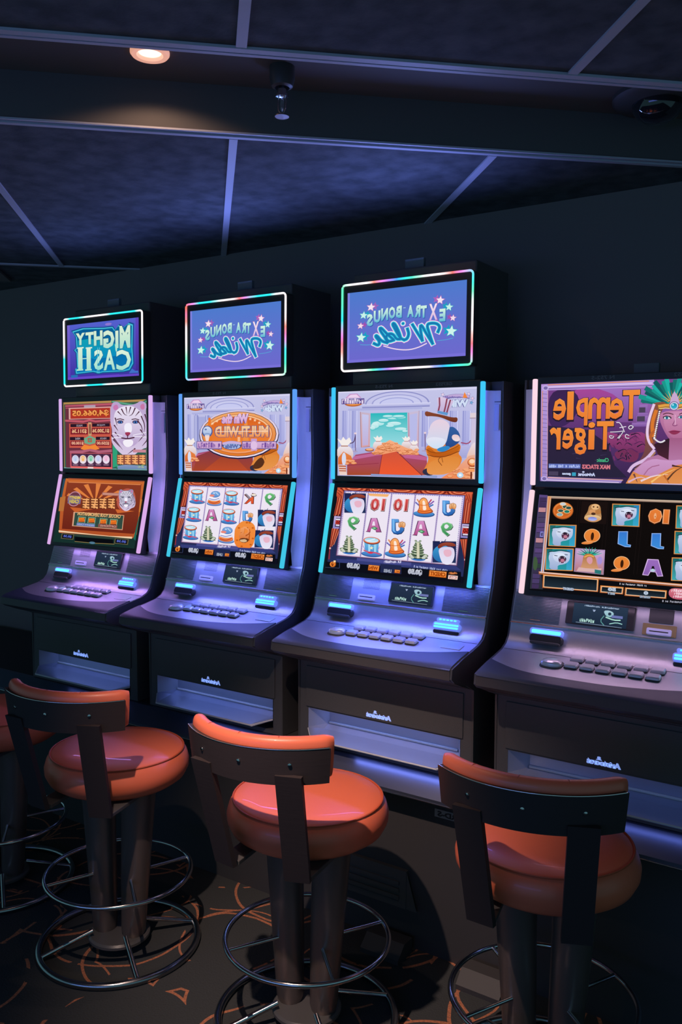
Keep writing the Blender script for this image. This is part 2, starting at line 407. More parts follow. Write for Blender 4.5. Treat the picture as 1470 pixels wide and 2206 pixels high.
# ---- artwork of the topper screens
def art_bonus(quad, crop3):
    A = Art(.45, .237, quad)
    A.bg((78, 122, 205), (110, 104, 205))
    A.urect(0, 0, .02, 1, (130, 130, 225)); A.urect(0, .96, 1, 1, (120, 112, 215))
    # in the coordinates of the right-hand topper
    for x, y, r, a, b in [(377, 358, 33, 'F6E6F2', 'A060B8'), (322, 420, 31, 'C8F2EA', '20A0C0'), (300, 500, 26, 'F2DCEA', 'A050B0'), (305, 588, 38, 'CFF4EC', '18A0C4'),
                          (900, 305, 33, 'F6E6F2', 'B060B8'), (968, 357, 31, 'C8F2EA', '20A0C0'), (998, 440, 26, 'F2DCEA', 'A050B0'), (986, 540, 44, 'CFF4EC', '18A0C4')]:
        sx = 28 if x < 600 else -26
        A.star(x+sx, y-8, r, b, .2); A.star(x, y, r, a, .15, b)
    A.line([(300, 642), (350, 644), (400, 640)], 4, '50B0D8'); A.line([(880, 612), (940, 606), (1000, 592)], 4, '50B0D8')
    for ch, x, y, h, wd in [('S', 369, 456, 92, 46), ('U', 424, 430, 92, 50), ('N', 481, 412, 92, 52), ('O', 537, 400, 92, 50), ('B', 588, 393, 92, 46),
                            ('A', 676, 388, 92, 52), ('R', 729, 388, 92, 46), ('T', 776, 392, 92, 46), ('E', 918, 418, 96, 46)]:
        A.text(ch, x-wd/2+5, y-h/2+5, x+wd/2+5, y+h/2+5, '3458A8', bold=.05)
        A.text(ch, x-wd/2, y-h/2, x+wd/2, y+h/2, 'D6F6E2', '58B8D4', bold=.05)
    A.rect(622, 360, 640, 366, 'A0C8E0')
    A.text('X', 814, 328, 886, 462, 'A858B0', bold=.03); A.text('X', 818, 332, 880, 456, 'F8E8F0', 'D8B8E0', bold=.03)
    st = [[(885, 548), (902, 508), (880, 482), (835, 478), (800, 490), (822, 560), (848, 636)], [(848, 636), (800, 560), (757, 484), (752, 520), (770, 612)], [(770, 612), (730, 550), (692, 488)],
          [(655, 520), (668, 560), (655, 598), (632, 606)], [(632, 606), (600, 592), (560, 520), (540, 486), (556, 476), (590, 540), (606, 592)],
          [(600, 600), (572, 600), (548, 560), (508, 560), (492, 590), (515, 620), (556, 606)], [(548, 600), (500, 560), (452, 508), (446, 530), (490, 590), (508, 628)],
          [(505, 628), (460, 615), (425, 570), (412, 578), (448, 618), (440, 650), (402, 632)]]
    for wd, cc in ((46, 'B070C8'), (40, 'F4E8F4'), (29, '38C8E0'), (17, '1878B0')):
        for q in st: A.line(q, wd, cc, 2)
        A.ell(622, 482, wd*.5, wd*.5, cc, n=12)
    A.line([(478, 652), (560, 676), (660, 684), (740, 664), (802, 632)], 8, 'F0D8EC', 2)
    return A

def art_cash(quad):
    A = Art(.45, .237, quad)
    A.bg((84, 96, 205), (66, 44, 160)); A.urect(0, 0, .04, 1, (118, 100, 205), (90, 60, 190)); A.urect(.96, 0, 1, 1, (96, 70, 190), (60, 40, 140)); A.urect(0, .955, 1, 1, (104, 70, 200))
    A.ell(690, 385, 35, 14, '9078D0')
    out = [(310, 465), (420, 430), (640, 425), (735, 415), (760, 450), (800, 395), (845, 425), (905, 375), (950, 390), (950, 640), (962, 800), (925, 870), (860, 885), (640, 895), (600, 905), (540, 890), (360, 912), (350, 860), (372, 850), (360, 690), (335, 660), (360, 640), (350, 520)]
    A.poly([(635+(x-635)*1.04, 650+(y-650)*1.05) for x, y in out], '18508C')
    A.poly(out, '48C8DC', '38B8D8')
    A.poly([(635+(x-635)*.965, 650+(y-650)*.955) for x, y in out], '085C94', '0878B8')
    A.poly([(370, 560), (500, 540), (740, 590), (940, 600), (940, 690), (780, 720), (560, 760), (380, 700)], '10A0B4', '0A8CC0')
    for ch, l, t_, r, b in [('Y', 350, 480, 445, 608), ('T', 452, 470, 540, 600), ('H', 540, 455, 632, 612), ('G', 640, 450, 758, 640), ('I', 768, 455, 800, 640), ('M', 812, 400, 925, 640)]:
        A.text(ch, l-3, t_-3, r+3, b+3, '0A5880', bold=.08); A.text(ch, l, t_, r, b, 'DCEFD4', 'B0E0D0', bold=.05)
    A.poly([(765, 600), (792, 600), (785, 700), (772, 660)], 'B0E8D0')
    for l, r in ((378, 424), (468, 512)): A.rect(l, 640, r, 872, 'DCEFD8', 'A8E0C8')
    for l, r in ((366, 434), (456, 524)):
        A.rect(l, 630, r, 644, 'DCEFD8'); A.rect(l, 862, r, 878, 'B0E4CC')
    A.rect(420, 745, 470, 756, 'A8DCD0')
    for ch, l, r in (('S', 545, 642), ('A', 648, 770), ('C', 782, 938)):
        A.text(ch, l-5, 652, r+5, 880, '0A6898', bold=.05); A.text(ch, l, 656, r, 872, 'E0F4DC', 'A0E0D0', bold=.03)
    for x in (584, 602): A.line([(x, 635), (x, 905)], 5, '68D0DC')
    A.poly([(920, 905), (950, 855), (985, 880), (1015, 878), (1028, 912), (960, 908)], '4070C8'); A.rect(815, 905, 1028, 914, '38409C'); A.rect(308, 925, 378, 952, '2870B8')
    return A

# ---- first machine, tiger artwork
def tiger(A, cx, cy, s, hi='ECE4F4', lo='B8A0CC', dk='4A2038', eye='4878C0'):
    P = lambda pts: [(cx+x*s, cy+y*s) for x, y in pts]
    A.blob(P([(-.95, -1.3), (-.6, -1.45), (-.35, -1.2), (.4, -1.25), (.75, -1.5), (1.1, -1.25), (.95, -.8), (1.25, -.2), (1.35, .5), (1.2, 1.1), (.7, 1.25), (.4, 1.55), (-.1, 1.7), (-.6, 1.3), (-.95, .8), (-.85, .2), (-1.0, -.3)]), lo, 'D8C8E4')
    A.blob(P([(-.75, -.9), (-.2, -1.2), (.4, -1.15), (.85, -.7), (.9, 0), (.7, .6), (.45, 1.0), (0, 1.15), (-.4, .95), (-.65, .4), (-.8, -.2)]), hi, lo)
    A.blob(P([(-.85, -1.15), (-.6, -1.3), (-.5, -1.0), (-.75, -.9)]), 'C878B0'); A.blob(P([(.65, -1.2), (.9, -1.35), (.95, -1.0), (.75, -.95)]), 'C878A8')
    for q in ([(-.1, -1.1), (-.05, -.75)], [(.15, -1.1), (.05, -.75)], [(-.35, -1.0), (-.2, -.7), (-.05, -.65)], [(.4, -1.05), (.25, -.7), (.08, -.62)], [(-.55, -.85), (-.35, -.65)], [(.62, -.85), (.42, -.62)],
              [(.75, -.6), (.95, -.1), (.9, .3)], [(.55, -.35), (.8, 0), (.78, .4)], [(.95, -.7), (1.15, -.1), (1.1, .5)], [(-.7, -.5), (-.6, -.1)], [(-.75, -.1), (-.55, .2)], [(-.7, .3), (-.5, .55)],
              [(.85, .5), (.6, .8)], [(1.1, .7), (.8, 1.05)], [(-.8, .7), (-.45, 1.1)], [(-.9, .45), (-.6, .85), (-.3, 1.25)], [(.4, 1.2), (.0, 1.5)], [(1.25, .2), (1.15, .8)], [(.7, .15), (.95, .5)]):
        A.line(P(q), .075*s, dk, 1, True)
    A.blob(P([(-.2, -.2), (.2, -.25), (.25, .25), (.05, .35), (-.2, .25)]), 'F2EEFA')
    for x in (-.42, .42):
        A.ell(cx+x*s, cy-.28*s, .17*s, .1*s, dk, n=14); A.ell(cx+x*s, cy-.27*s, .12*s, .075*s, eye, n=12); A.ell(cx+x*s, cy-.27*s, .04*s, .05*s, '101020', n=8)
        A.line(P([(x-.2, -.42), (x, -.46), (x+.2, -.4)]), .05*s, dk)
    A.blob(P([(-.2, .28), (.2, .28), (.05, .5), (-.08, .5)]), 'A03858'); A.line(P([(0, .45), (-.02, .62)]), .05*s, dk)
    A.line(P([(-.35, .6), (-.02, .66), (.35, .58)]), .07*s, dk, 1)
    A.blob(P([(-.28, .7), (.3, .68), (.3, 1.0), (0, 1.15), (-.25, 1.0)]), 'F4EEF8')
    for q in ([(.3, .45), (1.0, .3)], [(.3, .52), (1.05, .55)], [(-.3, .48), (-.85, .35)], [(-.3, .55), (-.9, .62)]): A.line(P(q), .03*s, 'F8F4FF')

def cjk(A, l, t, r, b, col, dk, n=4):
    """four block characters"""
    w = (r-l)/n; rnd = random.Random(5)
    for i in range(n):
        x = l+i*w
        A.rect(x-2, t-3, x+w*.98, b+4, dk)
        for k_ in range(4):
            yy = t+(b-t)*(k_+.5)/4; A.rect(x+w*.08, yy-(b-t)*.07, x+w*.86, yy+(b-t)*.06, col)
        xx = x+w*rnd.uniform(.3, .6); A.rect(xx-w*.07, t, xx+w*.07, b, col); A.line([(x+w*.2, t+(b-t)*.6), (x+w*.8, b)], w*.13, col)

def art_u1(quad):
    A = Art(.528, .292, quad)
    A.bg((62, 92, 70), (40, 96, 86)); A.urect(0, 0, 1, .03, 'B08850'); A.urect(0, 0, .012, 1, '907848'); A.urect(.988, 0, 1, 1, '607060'); A.urect(0, .985, 1, 1, '70A0A0')
    for q in ([(740, 1200), (1100, 1260)], [(900, 1300), (1100, 1200)], [(730, 1250), (770, 1500)], [(735, 1700), (800, 1900)]): A.line(q, 40, '2F6A58'); A.line(q, 14, '5FA888')
    A.poly([(730, 1290), (790, 1300), (770, 1420), (735, 1400)], '48A8A0')
    A.poly([(735, 1650), (790, 1700), (800, 1880), (740, 1900)], '30A078')
    A.rect(240, 1225, 735, 1905, '6A3040')
    A.poly([(240, 1240), (745, 1215), (760, 1235), (730, 1262), (245, 1275)], 'B85468'); A.line([(245, 1262), (740, 1244)], 8, '5A2840')
    A.rect(440, 1238, 560, 1262, 'B09CB0')
    A.rect(275, 1262, 725, 1385, 'D8A8A0'); A.rect(292, 1272, 712, 1378, 'B03428')
    A.text('$4,066.05', 312, 1290, 698, 1362, 'F4A85C', 'E88440', bold=.04, out='702010')
    A.poly([(240, 1392), (440, 1400), (500, 1385), (560, 1400), (760, 1385), (770, 1405), (560, 1420), (500, 1408), (430, 1425), (240, 1412)], 'C05868')
    A.rect(280, 1430, 725, 1690, 'C85848'); A.rect(296, 1436, 470, 1470, '2A1828'); A.rect(525, 1430, 712, 1466, '2A1828')
    A.text('MAXI', 362, 1444, 422, 1466, 'C8B8C8'); A.text('MAJOR', 575, 1440, 660, 1462, 'C8B8C8')
    A.rect(296, 1484, 480, 1548, '80202C'); A.rect(520, 1478, 712, 1544, '80202C')
    A.text('$311.36', 312, 1492, 468, 1538, 'F4C090', bold=.03); A.text('$1,200.36', 528, 1488, 706, 1534, 'F4C090', bold=.03)
    A.rect(485, 1420, 520, 1560, 'C89870'); A.rect(495, 1440, 512, 1540, '7A4038')
    A.rect(290, 1575, 440, 1610, '2A1828'); A.rect(565, 1572, 712, 1606, '2A1828'); A.text('MINI', 350, 1582, 398, 1604, 'C8B8C8'); A.text('MINOR', 610, 1580, 676, 1600, 'C8B8C8')
    A.rect(296, 1618, 440, 1670, '80202C'); A.rect(565, 1618, 712, 1668, '80202C')
    A.text('$100.00', 308, 1624, 436, 1660, 'F4B898', bold=.03); A.text('$250.00', 575, 1624, 706, 1660, 'F4B898', bold=.03)
    A.poly([(440, 1590), (500, 1560), (565, 1590), (560, 1640), (500, 1655), (445, 1640)], '70A888'); A.rect(480, 1586, 524, 1630, 'B85848'); A.rect(492, 1598, 512, 1618, '50A080')
    A.poly([(405, 1700), (440, 1655), (500, 1670), (560, 1655), (605, 1700), (560, 1712), (440, 1712)], 'F08838')
    A.poly([(290, 1720), (420, 1715), (510, 1700), (600, 1718), (735, 1705), (735, 1735), (590, 1745), (500, 1725), (420, 1745), (290, 1745)], 'B06078')
    A.rect(290, 1745, 735, 1908, 'C05868'); A.rect(305, 1752, 722, 1890, '2C1A30')
    for x, cc in ((350, 'B8C8E8'), (430, 'F0B860'), (513, '70C8A0'), (592, 'C0C8F0'), (675, 'F0B0D0')):
        A.rect(x-38, 1756, x+38, 1880, '50304C'); A.ell(x, 1812, 37, 46, 'E8D8E8'); A.ell(x, 1812, 31, 40, cc, 'E8E0F0'); A.ell(x, 1815, 12, 16, cc)
        A.rect(x-26, 1862, x+26, 1876, '8C6880')
    A.rect(300, 1888, 735, 1908, 'E86868'); A.rect(480, 1890, 540, 1908, 'F0C8C8')
    tiger(A, 905, 1470, 190)
    A.rect(960, 1708, 1095, 1738, 'C88898')
    cjk(A, 792, 1765, 1098, 1862, 'F8B070', '8A4838')
    A.poly([(800, 1880), (880, 1868), (1110, 1880), (1115, 1915), (800, 1915)], '8898C0', '6A86B0'); A.text('2c', 1010, 1868, 1080, 1900, 'B8D070')
    return A

def art_l1(quad):
    A = Art(.52, .291, quad)
    A.bg('10161C'); A.poly([(330, 85), (1155, 115), (1050, 800), (225, 735)], '16302C')
    A.poly([(372, 88), (1150, 115), (1095, 660), (1030, 695), (300, 640), (320, 270)], 'C86830', 'B05028')
    A.poly([(385, 120), (1120, 145), (1075, 600), (1040, 650), (330, 600), (360, 270)], '8A3A24', '6C2418')
    A.line([(400, 125), (1110, 150)], 8, 'E08850'); A.line([(398, 90), (1140, 118)], 12, '9A4C30')
    for i in range(7):
        a = math.radians(200+i*24); c0 = (660, 330)
        A.poly([(c0[0], c0[1]), (c0[0]+300*math.cos(a), c0[1]+190*math.sin(a)), (c0[0]+300*math.cos(a+.16), c0[1]+190*math.sin(a+.16))], 'E08040')
    A.poly([(410, 380), (640, 400), (460, 430)], 'C8602C'); A.poly([(860, 400), (1050, 420), (880, 440)], 'D06830')
    A.ell(455, 295, 66, 76, 'C890A0'); A.ell(455, 295, 58, 68, '6A3848'); A.rect(392, 262, 520, 345, '7A6A88'); A.text('MIGHTY', 400, 266, 515, 296, 'E0C050', bold=.05); A.text('CASH', 405, 302, 500, 340, 'D0B850', bold=.05)
    A.rect(728, 232, 900, 262, 'A86860'); A.rect(735, 238, 893, 256, 'C89080')
    cjk(A, 530, 290, 868, 392, 'F4AC6C', '6A3420')
    A.ell(968, 305, 92, 118, 'B85848'); tiger(A, 966, 300, 72, 'E0DCEC', '8E88A8', '382838', '707090')
    A.poly([(448, 428), (950, 460), (932, 612), (432, 572)], 'D8A080'); A.poly([(462, 436), (942, 466), (926, 604), (446, 566)], '304A40')
    A.text('CHOOSE YOUR DENOMINATION', 482, 440, 912, 478, 'F0B878', bold=.03)
    for x, y in ((528, 508), (627, 514), (742, 526), (844, 533)):
        A.rect(x-38, y-32, x+38, y+32, '7AA888'); A.rect(x-31, y-24, x+31, y+28, '4A2A28'); A.poly([(x-28, y-20), (x+28, y-20), (x+30, y+20), (x-30, y+20)], 'F08028', 'E06820'); A.text('1c', x-14, y-10, x+16, y+14, 'B04818')
    A.rect(475, 545, 660, 574, '6878B0'); A.text('MIGHTY CASH', 485, 550, 650, 568, 'B8C8E8'); A.rect(690, 556, 880, 588, '8A5048'); A.text('OPTIONS', 710, 562, 870, 582, 'D8B0A0')
    A.poly([(300, 615), (640, 655), (800, 672), (1030, 680), (1025, 700), (700, 668), (300, 632)], 'F0D0A8'); A.poly([(330, 640), (640, 665), (1000, 700), (1000, 715), (500, 680)], '304038')
    for l, t_, r, b in ((325, 650, 450, 705), (852, 700, 990, 755)): A.rect(l, t_, r, b, '6A6040'); A.rect(l+8, t_+6, r-8, b-6, '0C1018'); A.text('$0.38', l+22, t_+14, r-22, b-14, '5868C8', bold=.04)
    A.poly([(460, 680), (840, 710), (840, 760), (460, 730)], '080A10'); A.line([(460, 728), (640, 745), (850, 755)], 6, '8A7848'); A.ell(632, 742, 30, 12, '507890')
    A.poly([(1095, 480), (1130, 470), (1070, 720), (1040, 700)], '1E6858'); A.poly([(345, 95), (372, 90), (330, 300), (310, 290)], '28485A')
    A.poly([(310, 280), (372, 270), (350, 420), (300, 420)], 'B87038'); A.poly([(1110, 300), (1150, 300), (1130, 430), (1095, 430)], 'C87838')
    return A
# ---- bank hall scene, coordinates of the third machine's upper screen
def hall(A, open_door=True):
    A.bg((196, 196, 232), (176, 178, 222))
    A.poly([(80, 100), (1372, 58), (1372, 75), (80, 116)], 'D8D6F2')
    A.ell(620, 215, 300, 118, '8E90C8', None, 40, 180, 360); A.ell(620, 215, 286, 108, 'C4C4EA', None, 40, 180, 360); A.ell(620, 212, 235, 84, '9C9ED2', None, 40, 180, 360)
    A.ell(620, 212, 222, 76, 'CACBEE', None, 40, 180, 360); A.ell(620, 210, 160, 54, '9EA2D8', None, 40, 180, 360); A.ell(620, 210, 148, 46, 'C8CAF0', None, 40, 180, 360)
    A.poly([(300, 222), (940, 200), (930, 232), (300, 250)], 'DADAF6', 'A0A2D6'); A.poly([(300, 250), (930, 232), (930, 240), (300, 256)], '7C7EBC')
    A.poly([(170, 262), (860, 240), (860, 262), (170, 282)], 'B0B2E0')
    for l, r in ((110, 180), (200, 262), (850, 930), (1110, 1200), (1230, 1318)):
        A.rect(l, 280, r, 640, 'B6B8E6', 'A8AAE0'); A.rect(l+8, 280, l+18, 640, '8E92CE'); A.rect(r-14, 280, r-8, 640, 'DCDCF8')
        A.rect(l+28, 280, l+34, 640, '9A9CD6')
    A.poly([(80, 640), (350, 615), (900, 615), (1310, 600), (1310, 720), (80, 730)], 'B8B8E4', '9EA0D4')
    A.poly([(160, 790), (240, 690), (480, 650), (620, 640), (820, 680), (905, 710), (905, 880), (160, 880)], 'A84878', 'A84A28')
    A.poly([(225, 705), (480, 662), (480, 690), (200, 740)], 'C06898'); A.poly([(640, 660), (905, 712), (905, 745), (700, 720)], 'C06090')
    A.poly([(490, 672), (620, 655), (855, 880), (455, 880)], 'D0543C', 'F05A30'); A.line([(490, 672), (455, 880)], 4, '702030'); A.line([(620, 658), (860, 885)], 5, '702030')
    A.line([(160, 790), (455, 770)], 4, '8A2840')
    if open_door:
        A.rect(375, 300, 725, 620, '28B8BC', '98DCE4')
        for x, y, rx, ry in ((450, 400, 60, 26), (420, 420, 40, 30), (500, 370, 50, 18), (590, 345, 60, 18), (660, 340, 50, 14), (600, 400, 70, 22), (560, 420, 40, 16), (660, 450, 60, 18), (640, 330, 60, 12), (540, 330, 50, 12), (700, 470, 26, 14), (400, 440, 26, 20)):
            A.ell(x, y+6, rx, ry, '58C4C8'); A.ell(x, y, rx*.92, ry*.8, 'D4F2F2', 'A4E0E4')
        A.poly([(285, 292), (378, 304), (372, 612), (292, 622)], 'C8B4C8', 'D8A0A0'); A.poly([(300, 312), (362, 320), (358, 600), (305, 606)], 'C6C8EE', 'C0B0D8'); A.line([(285, 292), (292, 622), (372, 612)], 5, 'A86860')
        A.poly([(722, 298), (832, 280), (826, 640), (728, 600)], 'C8BCD8', 'D0A8B8'); A.poly([(745, 318), (815, 302), (810, 600), (748, 580)], 'B8BAE8'); A.line([(735, 300), (738, 560)], 5, 'A07088'); A.line([(832, 280), (826, 640)], 4, 'A88090')
    for x, y in ((238, 485), (888, 480)):
        A.line([(x, y), (x+2, y+180)], 6, '6A4060'); A.ell(x, y+6, 12, 9, 'E8D0D8'); A.rect(x-30, y+168, x+20, y+180, 'B0A0C0')
    A.line([(185, 585), (225, 575), (238, 520)], 8, '503858', 1); A.line([(1225, 578), (1290, 590), (1325, 545)], 10, 'A04060', 1)
def sack(A, x, y, s, a='EEE8F0', b='D8B8B0'):
    A.blob([(x-50*s, y+70*s), (x-45*s, y+20*s), (x-15*s, y), (x+15*s, y), (x+50*s, y+25*s), (x+55*s, y+80*s), (x, y+90*s)], a, b)
    A.poly([(x-14*s, y+8*s), (x-45*s, y-38*s), (x-20*s, y-28*s), (x-8*s, y-50*s), (x+8*s, y-30*s), (x+30*s, y-46*s), (x+42*s, y-20*s), (x+14*s, y+8*s)], 'F4ECE8')
    A.line([(x-20*s, y+6*s), (x+20*s, y+6*s)], 6*s, 'B07868')
def coins(A, l, t, r, b, n, rx, seed=1, dense='F4A878'):
    rnd = random.Random(seed)
    for _ in range(n):
        x = rnd.uniform(l, r); y = rnd.uniform(t, b); A.ell(x, y+2, rx, rx*.45, 'C06030', n=8); A.ell(x, y-1, rx*.9, rx*.38, dense, n=8)
def goldpost(A):
    A.rect(1318, 320, 1368, 700, 'C8C0E0', 'D8C8D8'); A.rect(1312, 300, 1370, 345, 'E0D0D8'); A.rect(1308, 345, 1370, 352, 'A08898')
    A.blob([(1320, 600), (1370, 560), (1372, 740), (1260, 750)], 'E8DCE4', 'E8B8A0')
    A.poly([(1040, 910), (1130, 850), (1230, 770), (1300, 700), (1366, 690), (1362, 918)], 'E8B098', 'F08850'); coins(A, 1120, 820, 1350, 905, 34, 26, 3)
    A.ell(1335, 762, 48, 40, 'B85028'); A.ell(1335, 758, 40, 32, 'F4A060'); A.ell(1330, 752, 24, 20, 'FBD8B8')
    A.rect(1300, 800, 1362, 822, 'B05028'); A.rect(1306, 804, 1362, 814, 'F8D0A0'); A.rect(1306, 830, 1362, 845, 'F4A060'); A.rect(1315, 850, 1330, 915, '703020'); A.rect(1335, 850, 1355, 915, 'F0D0C0')
    A.ell(1220, 880, 30, 26, 'B8D8F0'); A.ell(1220, 880, 14, 12, 'F0F8FF')
def leftgold(A):
    sack(A, 140, 600, 1.55)
    A.poly([(80, 720), (130, 660), (200, 700), (225, 760), (160, 780), (80, 780)], 'E88848', 'D86830'); coins(A, 140, 740, 240, 775, 9, 24, 4)
    A.ell(135, 730, 20, 60, 'D8DCF0')
    A.poly([(80, 780), (150, 790), (165, 880), (95, 878)], 'D8A088', 'F0D8D0')
    for y in (800, 822, 842): A.rect(90, y-6, 155, y+3, 'B04828'); A.rect(92, y+3, 150, y+8, 'F8E0D0')
def logos(A):
    # small round game emblem and small bonus emblem in the corners
    A.ell(225, 210, 85, 32, 'B86030'); A.ell(225, 205, 78, 26, 'F09848'); A.poly([(150, 165), (190, 125), (260, 120), (300, 160)], 'C890C8'); A.poly([(165, 160), (200, 132), (255, 128), (285, 158)], 'ECD0EC')
    A.rect(114, 168, 326, 218, '5A4890'); A.scrib(118, 166, 322, 214, 'E4D4EC', 9)
    for x, y, cc in ((1058, 130, 'E8D0E8'), (1300, 125, 'E8D0E8'), (1335, 165, 'E8C8E0'), (1325, 205, '70A8D8'), (1030, 190, 'E8C8E0'), (1030, 235, '80B0D8')): A.star(x, y, 18, cc, .3, '4A4888')
    A.line([(1045, 172), (1110, 150), (1200, 138), (1300, 150)], 34, '4A4888', 1); A.line([(1045, 170), (1110, 148), (1200, 136), (1300, 148)], 26, 'C0A8D8', 1)
    A.scrib(1060, 144, 1235, 164, '7868B0', 11); A.poly([(1245, 160), (1262, 105), (1290, 160)], 'F08840')
    A.text('Wilds', 1060, 178, 1300, 248, 'D0DCF4', bold=.06, out='40488C')
def satchel(A):
    A.blob([(870, 850), (905, 790), (930, 720), (905, 680), (900, 600), (1000, 600), (1120, 560), (1225, 590), (1225, 640), (1200, 680), (1245, 720), (1215, 800), (1130, 860), (1000, 880)], 'D87828', 'E88C40')
    A.ell(930, 850, 60, 34, '303048')
    A.blob([(905, 870), (920, 770), (1000, 730), (1150, 700), (1230, 720), (1200, 810), (1110, 870), (1000, 880)], 'E08838', 'E89850')
    A.blob([(905, 640), (940, 620), (1000, 680), (1100, 660), (1215, 600), (1222, 640), (1150, 690), (1030, 715), (930, 695)], 'C86818', 'B85818')
    A.line([(915, 690), (1000, 715), (1100, 705), (1215, 655)], 6, '703010', 1); A.line([(1040, 712), (1010, 740), (1050, 790)], 6, '804018', 1); A.line([(1050, 715), (1060, 760)], 5, '804018')
    A.line([(905, 640), (960, 672), (1060, 670), (1160, 630), (1215, 600)], 6, '8A4010', 1)

def art_u3(quad):
    A = Art(.528, .292, quad); hall(A)
    sack(A, 450, 560, 1.0); sack(A, 712, 560, .9); sack(A, 785, 595, .85)
    A.ell(370, 645, 42, 16, 'A05030'); A.ell(370, 640, 34, 11, 'F0B080')
    A.poly([(395, 685), (440, 620), (520, 575), (560, 552), (620, 580), (700, 620), (830, 670), (830, 692), (700, 690), (620, 660), (480, 690)], 'F8B088', 'F09868')
    coins(A, 450, 610, 640, 650, 26, 22, 7); coins(A, 500, 575, 620, 610, 12, 18, 8); coins(A, 410, 660, 500, 685, 9, 22, 9); coins(A, 640, 640, 815, 685, 20, 22, 10)
    leftgold(A); goldpost(A); logos(A); satchel(A)
    # plain stand-in for the painted figure: a striped top hat lying over a white bundle on the satchel
    A.blob([(1095, 450), (1150, 420), (1215, 480), (1225, 560), (1170, 610), (1080, 640), (1090, 520)], '3460A0', '284888')
    A.blob([(1150, 500), (1210, 505), (1225, 560), (1180, 570), (1140, 540)], 'E8C8CC', 'F0E0E4')
    A.blob([(920, 500), (950, 390), (1040, 350), (1130, 400), (1110, 500), (1090, 590), (1020, 640), (940, 610), (895, 560)], 'E8D0E0', 'C8D8F0')
    A.blob([(895, 560), (950, 520), (1090, 540), (1080, 600), (1010, 645), (930, 610)], 'E4E4F4', 'CCE0F4')
    A.blob([(985, 640), (1100, 600), (1140, 630), (1050, 672)], '3088C8')
    A.blob([(890, 300), (905, 282), (960, 300), (1060, 320), (1150, 345), (1200, 340), (1195, 390), (1140, 385), (1040, 340), (950, 330), (900, 335)], '8A4830', '6A3020')
    A.poly([(1005, 165), (1050, 150), (1160, 190), (1100, 322), (1000, 290), (1012, 230)], 'DCC8E4', 'B8A8D4')
    for q in ([(1028, 160), (1030, 230), (1018, 285)], [(1098, 172), (1085, 240), (1070, 300)], [(1130, 182), (1110, 250), (1095, 305)]): A.line(q, 14, '8A4058')
    A.poly([(1015, 280), (1110, 300), (1100, 325), (1008, 302)], '6098D0')
    A.poly([(390, 868), (1005, 888), (1005, 902), (390, 884)], '6070A8'); A.poly([(392, 872), (1003, 892), (1003, 897), (392, 878)], 'A8C0E8')
    return A

def art_u2(quad, quad3):
    A = Art(.528, .292, quad3); hall(A, False)
    A.rect(190, 300, 860, 640, 'A8ACDC', 'B0B0DC')
    for x in (200, 330, 800): A.rect(x, 290, x+50, 650, '9094CC'); A.rect(x+10, 290, x+24, 650, 'C4C6EE')
    A.poly([(225, 720), (480, 640), (640, 640), (905, 710), (905, 880), (180, 880)], '803848', 'A84428')
    A.poly([(560, 700), (640, 690), (850, 880), (300, 880)], '98402C', 'C04E2C')
    leftgold(A); goldpost(A); satchel(A); A.blob([(880, 860), (960, 760), (1020, 730), (1060, 790), (1000, 860)], '58301C'); logos(A)
    A.h = homog(quad)
    cx, cy = 735, 555
    A.ell(cx, cy+8, 478, 292, '1C2048'); A.ell(cx, cy, 470, 284, 'D8C8E0', 'F0E0F0'); A.ell(cx, cy, 448, 268, '6A4038'); A.ell(cx, cy, 440, 262, 'F0A868', 'E07828')
    A.ell(cx, cy, 405, 236, 'B85820'); A.ell(cx, cy, 398, 230, 'F8C898', 'F0A070'); A.ell(cx, cy, 380, 214, 'D86020', 'F08838')
    for x, y in ((432, 430), (485, 400), (885, 375), (940, 390), (992, 420)): A.star(x, y, 20, 'F8D0A8', .2)
    for x, cc in ((395, 'E87828'), (620, 'F08030'), (830, 'F09040')): A.poly([(x-40, 700), (x+40, 700), (x+15, 360), (x-10, 360)], cc)
    A.text('Win the', 540, 312, 862, 430, 'E8C4E4', 'D0A0D0', bold=.07, out='5A4480', ob=.07)
    A.text('MULTI-WILD', 455, 460, 1095, 592, 'F8CFA0', 'F0904A', bold=.05, out='5C5488', ob=.06)
    A.rect(470, 520, 1090, 527, 'F8E0C8')
    A.ell(370, 525, 64, 70, '405898'); A.ell(370, 520, 52, 56, 'D4DCF0', '9CB8E0'); A.ell(352, 500, 14, 10, '6078B8'); A.line([(330, 560), (370, 545), (415, 560)], 8, '7088C0', 1); A.poly([(340, 570), (400, 570), (385, 640), (355, 640)], 'F4D8D0')
    A.rect(240, 640, 545, 738, '585090'); A.rect(782, 640, 1195, 735, '585090')
    A.rect(248, 646, 538, 728, 'D8B0D8', 'C8A0CC'); A.rect(790, 648, 1188, 726, 'D8B0D8', 'C8A0CC'); A.scrib(262, 656, 528, 718, '7850A0', 9, 5); A.scrib(800, 656, 1178, 718, '7850A0', 12, 6)
    A.rect(895, 610, 965, 755, 'C8A0D0'); A.ell(930, 690, 40, 50, 'E0C0E4')
    A.ell(665, 690, 118, 54, '40467C'); A.line([(565, 670), (660, 648), (765, 668)], 30, 'C8B0DC', 2); A.ell(665, 702, 100, 34, '94A8D8', 'B8C4E8'); A.text('Wilds', 585, 676, 745, 728, '5868A8', bold=.05)
    A.rect(735, 590, 765, 645, 'F8B888')
    A.poly([(408, 992), (1020, 1004), (1018, 1022), (408, 1012)], '6078B8'); A.poly([(412, 997), (1014, 1008), (1014, 1016), (412, 1006)], 'A8CCF0')
    return A

